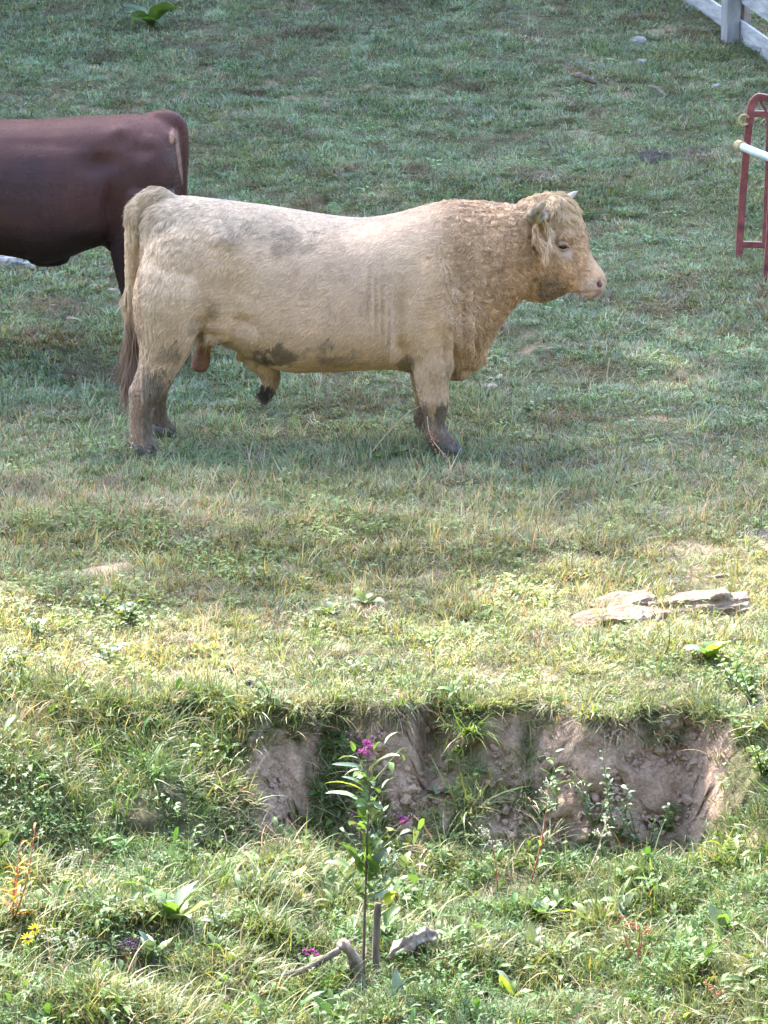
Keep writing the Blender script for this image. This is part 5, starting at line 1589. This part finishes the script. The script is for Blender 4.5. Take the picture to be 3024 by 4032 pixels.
grass_clump(1850, 2900, 'long green grass clump hanging down the middle of the bare bank', 46, .24, ['leaf_green', 'leaf_bright', 'leaf_yellow'], .8, 1, .008, dirb=-1.4)
grass_clump(1980, 2830, 'thin grass clump fanning out at the lip right of the long clump', 24, .22, ['leaf_yellow', 'leaf_bright', 'stem_straw'], .8, 2, .005, dirb=-.9)
grass_clump(370, 3000, 'fresh green grass clump on the left bank', 22, .20, ['leaf_bright', 'leaf_green'], .35, 3, .008)
grass_clump(110, 2960, 'bright green grass clump at the left end of the bank', 18, .16, ['leaf_bright', 'leaf_yellow'], .4, 4, .008)
grass_clump(1900, 3330, 'dark grass clump at the foot of the bare bank', 26, .18, ['leaf_green', 'leaf_grey'], .7, 5, .006)
grass_clump(460, 3230, 'pale arching grass clump over the hollow at the left', 24, .26, ['leaf_pale', 'leaf_grey', 'leaf_green'], .6, 6, .008, dirb=-1.2)
grass_clump(880, 3520, 'tall fresh grass clump right of the hollow', 20, .28, ['leaf_bright', 'leaf_yellow'], .3, 7, .007)
grass_clump(2150, 3330, 'straw coloured grass clump on the bank left of the leafy weeds', 28, .24, ['stem_straw', 'leaf_dry', 'leaf_green'], .6, 8, .005)

for k, (px, row, n_, L_, mats_, lab) in enumerate((
    (1100, 3330, 20, .16, ['leaf_green', 'stem_straw', 'leaf_bright'], 'grass clump at the foot of the lit end of the bank'),
    (1330, 3380, 22, .17, ['leaf_green', 'leaf_grey', 'stem_straw'], 'grass clump at the bank foot just left of the purple flowers'),
    (1640, 3420, 22, .18, ['stem_straw', 'leaf_green', 'leaf_dry'], 'strawy grass clump at the bank foot right of the flower stem'),
    (2060, 3180, 24, .20, ['leaf_green', 'stem_straw', 'leaf_grey'], 'grass clump half way up the bank under the fanned thin clump'),
    (2260, 3090, 18, .16, ['leaf_grey', 'leaf_green', 'stem_straw'], 'thin grass clump on the bank left of the paired-leaf weed'),
    (2700, 3330, 22, .17, ['leaf_green', 'leaf_bright', 'stem_straw'], 'grass clump at the foot of the right end of the bank'),
    (2830, 3000, 20, .17, ['stem_straw', 'leaf_dry', 'leaf_green'], 'dry root-like clump at the broken right end of the bank'),
    (1020, 2960, 22, .15, ['leaf_green', 'leaf_grey', 'stem_straw'], 'grass clump at the broken left end of the bare bank'),
    (2330, 2830, 20, .15, ['leaf_yellow', 'leaf_bright', 'stem_straw'], 'short grass clump drooping over the lip above the paired-leaf weed'),
    (1560, 2800, 18, .13, ['leaf_bright', 'leaf_green'], 'small grass clump on the lip just right of the top flowers'))):
    grass_clump(px, row, lab, n_, L_, mats_, .75, 60 + k, .0055, dirb=-1.5 if row < 3250 else None)
leafy(2340, 3260, 'leafy_weed', 'pale leafy weed against the bank left of the upright paired-leaf weed', .24, 10, .06, .4, 'leaf_pale', stems=3, spread=.5, seed=61, mats=['leaf_pale', 'leaf_grey', 'leaf_green'])
leafy(2620, 3290, 'leafy_weed', 'low leafy weed below the spiky rosette on the bank', .14, 10, .045, .45, 'leaf_bright', stems=4, spread=.7, seed=62, mats=['leaf_bright', 'leaf_grey', 'leaf_yellow'])

# yellow daisies
def daisy(px, row, label, seed):
    b = G(px + 8, row + 110); Y = b[1]
    root = plant_root('yellow_daisy', label, 'wildflower', b, )
    c = P(px, row, Y)
    put_stem(root, [b, (b + c) / 2 + [.01, 0, 0], c], .002, .0015, 'stem_green')
    r = np.random.default_rng(seed)
    nrm = np.array([.15, -.75, .65]); nrm /= np.linalg.norm(nrm)
    u = np.cross(nrm, [1, 0, 0]); u /= np.linalg.norm(u); w = np.cross(nrm, u)
    for k in range(11):
        a2 = k * 2 * math.pi / 11 + r.normal(0, .08)
        d = u * math.cos(a2) + w * math.sin(a2)
        put_leaf(root, c, c + d * .026 + nrm * .003, 'petal_yellow', .34, .1, 0, 0, 'petal')
    v, f = ellipsoid(c + nrm * .003, (.007, .007, .007), nu=8, nv=5); mesh_obj('flower_centre', v, f, 'bud_dark', root)
    for k in range(3):
        put_leaf(root, (b + c) / 2, (b + c) / 2 + np.array([math.cos(k * 2.2) * .05, math.sin(k * 2.2) * .04, .02]), 'leaf_bright', .25)
daisy(108, 3697, 'yellow daisy at the left edge, the lower of the two', 1)
daisy(136, 3660, 'yellow daisy at the left edge, the upper of the two', 2)

# dry stalks by the bull's feet
def stalk(name, label, pts, r0, mat, beads=None, bead_mat='seed_bead', size=.006):
    root = plant_root(name, label, 'dry stalk', pts[0])
    put_stem(root, pts, r0, r0 * .6, mat, n=14)
    if beads:
        for k in range(beads):
            f_ = k / (beads - 1); p_ = smooth_path(pts, 20)[min(19, int(4 + f_ * 15))]
            v, f = ellipsoid(p_ + np.array([.006 * math.sin(k * 2), -.004, 0]), (size, size, size * .9), nu=7, nv=4); mesh_obj('seed_pod', v, f, bead_mat, root)
    return root
_y = G(512, 1800)[1]
stalk('dry_stalk', 'thin pale beaded stalk in front of the bull hind hoof', [P(508, 1802, _y), P(520, 1740, _y), P(528, 1690, _y), P(533, 1655, _y)], .0022, 'stem_straw', 7)
_y = G(1450, 1800)[1]
o_ = stalk('dry_stalk', 'long thin tan stalk leaning against the bull front leg', [P(1448, 1800, _y), P(1540, 1690, _y), P(1610, 1625, _y), P(1672, 1590, _y)], .004, 'stem_straw')
_y = G(1775, 1825)[1] - .01
o_ = stalk('dry_dock_stalk', 'rusty dried dock seed stalk crossing the bull front hoof', [P(1782, 1828, _y), P(1748, 1790, _y), P(1705, 1735, _y), P(1688, 1690, _y), P(1682, 1640, _y)], .0035, 'stem_straw')
for k in range(34):
    f_ = (k % 17) / 17; pp = smooth_path([P(1782, 1828, _y), P(1748, 1790, _y), P(1705, 1735, _y), P(1690, 1700, _y)], 18)[k % 17]
    v, f = ellipsoid(pp + np.random.default_rng(k).normal(0, .012, 3) * [1, .5, 1], (.006, .006, .005), nu=6, nv=4); mesh_obj('seed_cluster', v, f, 'seed_rust', o_)
_y = G(2440, 1935)[1]
stalk('dry_stalk', 'bent grey dead stem in the shaded meadow at the right', [P(2440, 1925, _y), P(2500, 1905, _y), P(2560, 1885, _y), P(2590, 1855, _y)], .004, 'stem_straw')
_y = G(2390, 1525)[1]
stalk('dry_stalk', 'short pale upright dead stem in the shaded meadow right of the bull', [P(2395, 1525, _y), P(2390, 1480, _y), P(2400, 1410, _y)], .004, 'stem_straw')

# ------------------------------------------------------------------ board fence at the top right
simple_mat('fence_paint', (.24, .25, .26), (.42, .43, .44), 5, .8, .3, 40, stretch=(1, 1, 5))
simple_mat('fence_post_wood', (.22, .22, .22), (.34, .34, .34), 6, .85, .5, 40, stretch=(4, 4, .6))
simple_mat('old_wood', (.22, .18, .15), (.36, .31, .27), 8, .9, .5, 40, stretch=(4, 4, .6))
def boxgeo(c, ax, ay, az, s):
    """box centred at c, axes, full sizes, slightly chamfered"""
    bm = bmesh.new(); bmesh.ops.create_cube(bm, size=1)
    for v in bm.verts: v.co = Vector((v.co.x * s[0], v.co.y * s[1], v.co.z * s[2]))
    bmesh.ops.bevel(bm, geom=bm.edges[:], offset=min(s) * .08, segments=1, affect='EDGES')
    A = np.stack([ax, ay, az])
    V = np.array([v.co for v in bm.verts]) @ A + np.asarray(c)
    bm.verts.index_update()
    F = [[v.index for v in f.verts] for f in bm.faces]; bm.free()
    return V, F
def fence():
    p0 = G(2876, 160)
    d = np.array([.27, -.963, 0]); d /= np.linalg.norm(d)
    nrm = np.array([d[1], -d[0], 0])               # towards the left / camera side
    if nrm[0] > 0: nrm = -nrm
    root = empty('board_fence', p0)
    tag(root, 'weathered grey white board fence running down the top right corner', 'fence')
    ground = lambda s_: float(height(np.array(p0[0] + d[0] * s_), np.array(p0[1] + d[1] * s_)))
    for k in range(-3, 3):
        s_ = k * 2.4
        b = p0 + d * s_; b[2] = ground(s_)
        v, f = boxgeo(b + [0, 0, .66], d, nrm, np.array([0, 0, 1.0]), (.12, .12, 1.42)); mesh_obj('post', v, f, 'fence_post_wood', root, smooth=False)
        if k == 0:
            b2 = b - nrm * .115 + d * .02
            v, f = boxgeo(b2 + [0, 0, .5], d, nrm, np.array([0, 0, 1.0]), (.09, .055, 1.1)); mesh_obj('brace_post', v, f, 'old_wood', root, smooth=False)
        if k < 2:
            for j, zc in enumerate((.075, .385, .70, 1.02)):
                a_, b_ = s_ + .0, s_ + 2.396
                za, zb = ground(a_), ground(b_)
                A_ = p0 + d * a_; A_[2] = za + zc; B_ = p0 + d * b_; B_[2] = zb + zc
                ax = (B_ - A_); L = np.linalg.norm(ax); ax /= L
                az = np.cross(ax, nrm); az = az if az[2] > 0 else -az
                v, f = boxgeo((A_ + B_) / 2 - nrm * (.0735 + .001 * (j % 2)), ax, nrm, az, (L, .026, .175)); mesh_obj('board', v, f, 'fence_paint', root, smooth=False)
fence()

# ------------------------------------------------------------------ red steel hoop frame at the right edge
simple_mat('red_steel', (.12, .028, .034), (.27, .085, .075), 11, .55, .15, 60, spec=.4)
simple_mat('galvanised_pipe', (.33, .39, .39), (.48, .53, .53), 12, .5, .05, 60, spec=.45)
simple_mat('rusty_brass', (.30, .22, .10), (.45, .36, .20), 30, .5, .2, 60)
def frame():
    f1 = G(2912, 1012); Y1 = f1[1]
    root = empty('steel_hoop_frame', f1)
    tag(root, 'red steel tube frame with rounded top and pale pipe at the right edge', 'steel frame')
    w = lambda px, row: P(px, row, Y1)
    def sq(name, pts, n=18, r=.032, m='red_steel'):
        pp = smooth_path(pts, n); v, f = tube_geo(pp, r, 4, twist=0.0); return mesh_obj(name, v, f, m, root, smooth=False)
    hoop = sq('hoop', [w(2908, 1012), w(2922, 800), w(2938, 600), w(2952, 460), w(2962, 408), w(2982, 384), w(3006, 384), w(3080, 402), w(3180, 424)], 40)
    sq('hoop', [w(3160, 1030), w(3160, 800), w(3165, 600), w(3170, 424)], 12)
    sq('cross_bar', [w(2965, 448), w(3165, 450)], 4, .027)
    sq('cross_bar', [w(2924, 962), w(3160, 968)], 4, .027)
    sq('upright', [w(3010, 962), w(3022, 700), w(3030, 450)], 6, .024)
    sq('brace', [w(2990, 392), w(3018, 440)], 4, .011)
    # nearer post
    f2 = G(3020, 1105); Y2 = f2[1]
    sq('post', [P(3018, 1105, Y2), P(3032, 900, Y2), P(3046, 600, Y2)], 6, .032)
    sq('post_bar', [P(3046, 600, Y2), (P(3046, 600, Y2) + w(3080, 402)) / 2 + [0, 0, .06], w(3080, 402)], 6, .03)
    yp = Y1 - .07
    pp = smooth_path([P(2916, 575, yp), P(2990, 605, yp - .25), P(3110, 650, yp - .7)], 8); v, f = tube_geo(pp, .027, 14); pipe = mesh_obj('pipe', v, f, 'galvanised_pipe', root)
    pp = smooth_path([P(2906, 571, yp + .03), P(2925, 578, yp - .03)], 4); v, f = tube_geo(pp, .034, 14); mesh_obj('pipe_collar', v, f, 'rusty_brass', pipe)
    c = P(2930, 473, Y1 - .03)
    ring = [c + np.array([.032 * math.cos(a), 0, .032 * math.sin(a)]) for a in np.linspace(.5, 5.6, 16)]
    v, f = tube_geo(ring, .009, 8); mesh_obj('ring', v, f, 'rusty_brass', hoop)
frame()

# ------------------------------------------------------------------ ground cover
# short grazed turf over the whole pasture
x, y = sample_area(105000, -5.3, 13.5)
t = bank_t(x, y); sm = soil_mask(x, y)
cl = fbm(xy3(x, y, 2.4), 121, 3)
keep = (t < .0) & (rng.uniform(size=len(x)) > sm * 1.05) & (rng.uniform(size=len(x)) < np.where(y > 6, .8, 1.0))
x, y, cl = x[keep], y[keep], cl[keep]
pts = np.stack([x, y, height(x, y)], 1)
sc_ = np.clip(.8 + .35 * cl + rng.normal(0, .18, len(x)) + .25 * np.exp(-((y + 1.3) / .9) ** 2), .4, 1.7)
make_scatter('pasture_grass', 'short grazed green grass covering the pasture', 'grass',
             [tuft_proto('grass_tuft', 34, (.022, .062), .0058, .075, 1.0, .6, dry=.17, seed=s) for s in range(7)], pts, sc_, tint_for(x, y), .15)
# longer blades
x, y = sample_area(60000, -5.2, 12.5)
t = bank_t(x, y); sm = soil_mask(x, y)
cl = fbm(xy3(x, y, 1.7), 131, 3)
keep = clear_mask(x, y, .9) & (t < .0) & (rng.uniform(size=len(x)) > sm * 1.1) & (rng.uniform(size=len(x)) < .16 + .5 * sstep(0, .7, cl) + .35 * np.exp(-((y + 1.5) / .8) ** 2))
x, y, cl = x[keep], y[keep], cl[keep]
pts = np.stack([x, y, height(x, y)], 1)
make_scatter('longer_grass', 'longer bent grass blades standing in patches over the pasture', 'grass',
             [tuft_proto('long_grass_tuft', 9, (.06, .14), .0045, .03, .5, 1.0, dry=.3, seed=20 + s) for s in range(5)], pts, np.clip(rng.normal(1, .25, len(x)), .5, 1.7) * np.where(y > 1.2, .6, 1), tint_for(x, y) * 1.05, .25)
# straw lying in the turf
x, y = sample_area(46000, -5.2, 12.5)
keep = (bank_t(x, y) < .05) & (rng.uniform(size=len(x)) < (.40 + .4 * fbm(xy3(x, y, 1.9), 141, 3) + .25 * np.exp(-((y + 1.4) / 1.6) ** 2)) * np.where(y > .8, .45, 1))
x, y = x[keep], y[keep]
pts = np.stack([x, y, height(x, y) + .008], 1)
tn = STRAW[None] * rng.uniform(.35, 1.0, (len(x), 1)) * np.array([1, .96, .9])[None]
make_scatter('straw', 'dead straw coloured blades lying in the turf', 'straw',
             [tuft_proto('straw_tuft', 4, (.04, .12), .0032, .05, 1.25, .3, mat='dry_blade', dry=0, seed=40 + s) for s in range(4)], pts, rng.uniform(.6, 1.3, len(x)), tn, .15)
# clover and small broad leaves
x, y = sample_area(60000, -5.3, 9)
cl = fbm(xy3(x, y, 1.5), 151, 3)
keep = (bank_t(x, y) < .06) & (rng.uniform(size=len(x)) > soil_mask(x, y)) & (rng.uniform(size=len(x)) < .05 + .35 * sstep(.1, .8, cl) * sstep(2, -2, y))
x, y = x[keep], y[keep]
pts = np.stack([x, y, height(x, y)], 1)
make_scatter('clover', 'low clover leaves growing among the turf', 'clover',
             [clover_proto('clover_tuft', 9, .06, .0095, (.012, .04), seed=60 + s) for s in range(4)], pts, rng.uniform(.8, 1.6, len(x)), tint_for(x, y) * np.array([.85, 1.1, .8]), .15)

# ------------------------------------------------------------------ the bank and the weedy foreground below it
def fg_points(n, dens, clear=.55):
    x, y = sample_area(n, -8.3, -4.7, 1.2, .25)
    t = bank_t(x, y); sm = soil_mask(x, y)
    n1 = fbm(xy3(x, y, 2.2), 161, 3)
    keep = clear_mask(x, y, clear) & (t > -.05) & (rng.uniform(size=len(x)) > np.where(t < 1.1, sm * 1.02, sm * .5)) & (rng.uniform(size=len(x)) < dens(x, y, t, n1))
    x, y, t, n1 = x[keep], y[keep], t[keep], n1[keep]
    n3 = rng.normal(0, 1, len(x))
    c = np.array([.125, .20, .068])[None] * np.ones((len(x), 1))
    yl = np.clip(.12 + .4 * n1 + .15 * n3, 0, 1)[:, None]; c = c * (1 - yl) + YEL[None] * yl
    n5 = fbm(xy3(x, y, 3.1), 171, 2)
    dr = np.clip(.03 + .15 * n3[::-1] + .22 * n5, 0, .7)[:, None]; c = c * (1 - dr) + TAN[None] * dr
    dk = np.clip(.3 * fbm(xy3(x, y, 4.0), 173, 2), 0, .5)[:, None]; c = c * (1 - dk) + np.array([.07, .12, .05])[None] * dk
    tint = .80 * c * np.clip(1 + .2 * n3, .5, 1.6)[:, None]
    sc = np.clip(.9 + .3 * n1 + rng.normal(0, .2, len(x)), .45, 1.7)
    return np.stack([x, y, height(x, y)], 1), sc, tint, t
pts, sc_, ti, t = fg_points(30000, lambda x, y, t, n: .75 + .4 * n)
make_scatter('bank_grass', 'rough grass on the bank and in the ditch below it', 'grass',
             [tuft_proto('rough_grass_tuft', 26, (.03, .090), .0052, .075, .7, .9, dry=.16, seed=80 + s) for s in range(7)], pts, sc_, ti, .25, up=.55 * sstep(-.05, .1, t) * sstep(1.1, .8, t))
pts, sc_, ti, t = fg_points(6500, lambda x, y, t, n: .25 + .6 * n + .1 * (t < 1), .9)
make_scatter('tall_grass', 'tall arching grass blades along the ditch', 'grass',
             [tuft_proto('tall_grass_tuft', 9, (.08, .22), .0052, .03, .45, 1.5, dry=.2, seed=100 + s, nseg=5) for s in range(5)], pts, sc_, ti * 1.05, .25, up=.6 * sstep(-.05, .1, t) * sstep(1.1, .8, t))
pts, sc_, ti, t = fg_points(7000, lambda x, y, t, n: .30 - .6 * n, .7)
make_scatter('ditch_clover', 'clover and small leaved weeds in the ditch', 'clover',
             [clover_proto('clover_clump', 11, .07, .0105, (.02, .075), seed=120 + s) for s in range(5)], pts, sc_ * 1.05, ti * np.array([.62, .86, .62]), .25)
pts, sc_, ti, t = fg_points(5000, lambda x, y, t, n: np.where(t > .7, .5, .25) + .3 * n, .7)
make_scatter('ditch_weeds', 'small broad leaved weeds in the ditch', 'weeds',
             [broad_proto('weed_tuft', 9, (.03, .08), .24, seed=140 + s, stem=.07) for s in range(6)], pts, sc_ * 1.0, ti * np.array([.75, .95, .75]), .3)
pts, sc_, ti, t = fg_points(5200, lambda x, y, t, n: .5, .7)
tn = STRAW[None] * rng.uniform(.35, .95, (len(pts), 1)) * np.array([1, .96, .9])[None]
make_scatter('ditch_straw', 'dead straw blades tangled in the ditch', 'straw',
             [tuft_proto('dead_straw_tuft', 7, (.06, .18), .0032, .06, 1.05, .4, mat='dry_blade', dry=0, seed=160 + s, nseg=4) for s in range(5)], pts + [0, 0, .015], sc_, tn, .25)
# turf lip hanging over the bare face
x = rng.uniform(-2.4, 2.4, 4200); y = lip_y(x) + rng.normal(.03, .035, len(x))
_k = rng.uniform(size=len(x)) < .42 + .7 * vnoise(xy3(x, x * 0, 6.0), 193); x, y = x[_k], y[_k]
pts = np.stack([x, y, height(x, y)], 1)
make_scatter('turf_lip', 'turf hanging over the edge of the bank', 'grass',
             [tuft_proto('turf_lip_tuft', 12, (.03, .09), .0045, .035, .7, 1.0, dry=.2, seed=180 + s) for s in range(4)], pts, rng.uniform(.45, 1.05, len(x)), tint_for(x, y), .3, up=np.full(len(x), .25))
# dead roots and straw hanging from the lip
x = rng.uniform(-2.3, 2.4, 1500); y = lip_y(x) + rng.normal(-.01, .02, len(x))
_k = (soil_mask(x, y - .08) > .4) & (rng.uniform(size=len(x)) < .5 + .8 * vnoise(xy3(x, x * 0, 5.0), 197)); x, y = x[_k], y[_k]
tn = STRAW[None] * rng.uniform(.25, .8, (len(x), 1))
make_scatter('hanging_roots', 'dead roots and straw hanging from the lip of the bank', 'roots',
             [tuft_proto('root_tuft', 8, (.05, .16), .003, .03, 2.2, .7, mat='dry_blade', dry=0, seed=210 + q, nseg=4) for q in range(4)], np.stack([x, y, height(x, y) + .01], 1), rng.uniform(.6, 1.2, len(x)), tn, .3)
# earth clods and pebbles on the bare face
simple_mat('clod', (.24, .165, .115), (.46, .34, .255), 30, 0.95, 0.5, 120)
def clod_proto(name, s):
    r = np.random.default_rng(s)
    bm = bmesh.new(); bmesh.ops.create_icosphere(bm, subdivisions=1, radius=.5)
    for v in bm.verts: v.co = Vector(v.co) * r.uniform(.65, 1.2); v.co.z *= .7
    me = bpy.data.meshes.new(name); bm.to_mesh(me); bm.free(); me.materials.append(MATS['clod'])
    return bpy.data.objects.new(name, me)
x = rng.uniform(-2.2, 2.4, 26000); y = lip_y(x) - rng.uniform(-.05, 1.25, len(x)) * np.maximum(lip_y(x) - foot_y(x), .1)
keep = (soil_mask(x, y) > .6) & (rng.uniform(size=len(x)) < .35 + .5 * fbm(xy3(x, y, 3), 191, 2))
x, y = x[keep], y[keep]
make_scatter('earth_clods', 'small clods and pebbles on the bare bank', 'clods', [clod_proto('clod', s) for s in range(5)], np.stack([x, y, height(x, y)], 1), np.clip(rng.gamma(1.5, .010, len(x)), .005, .07), np.ones((len(x), 3)), .8)
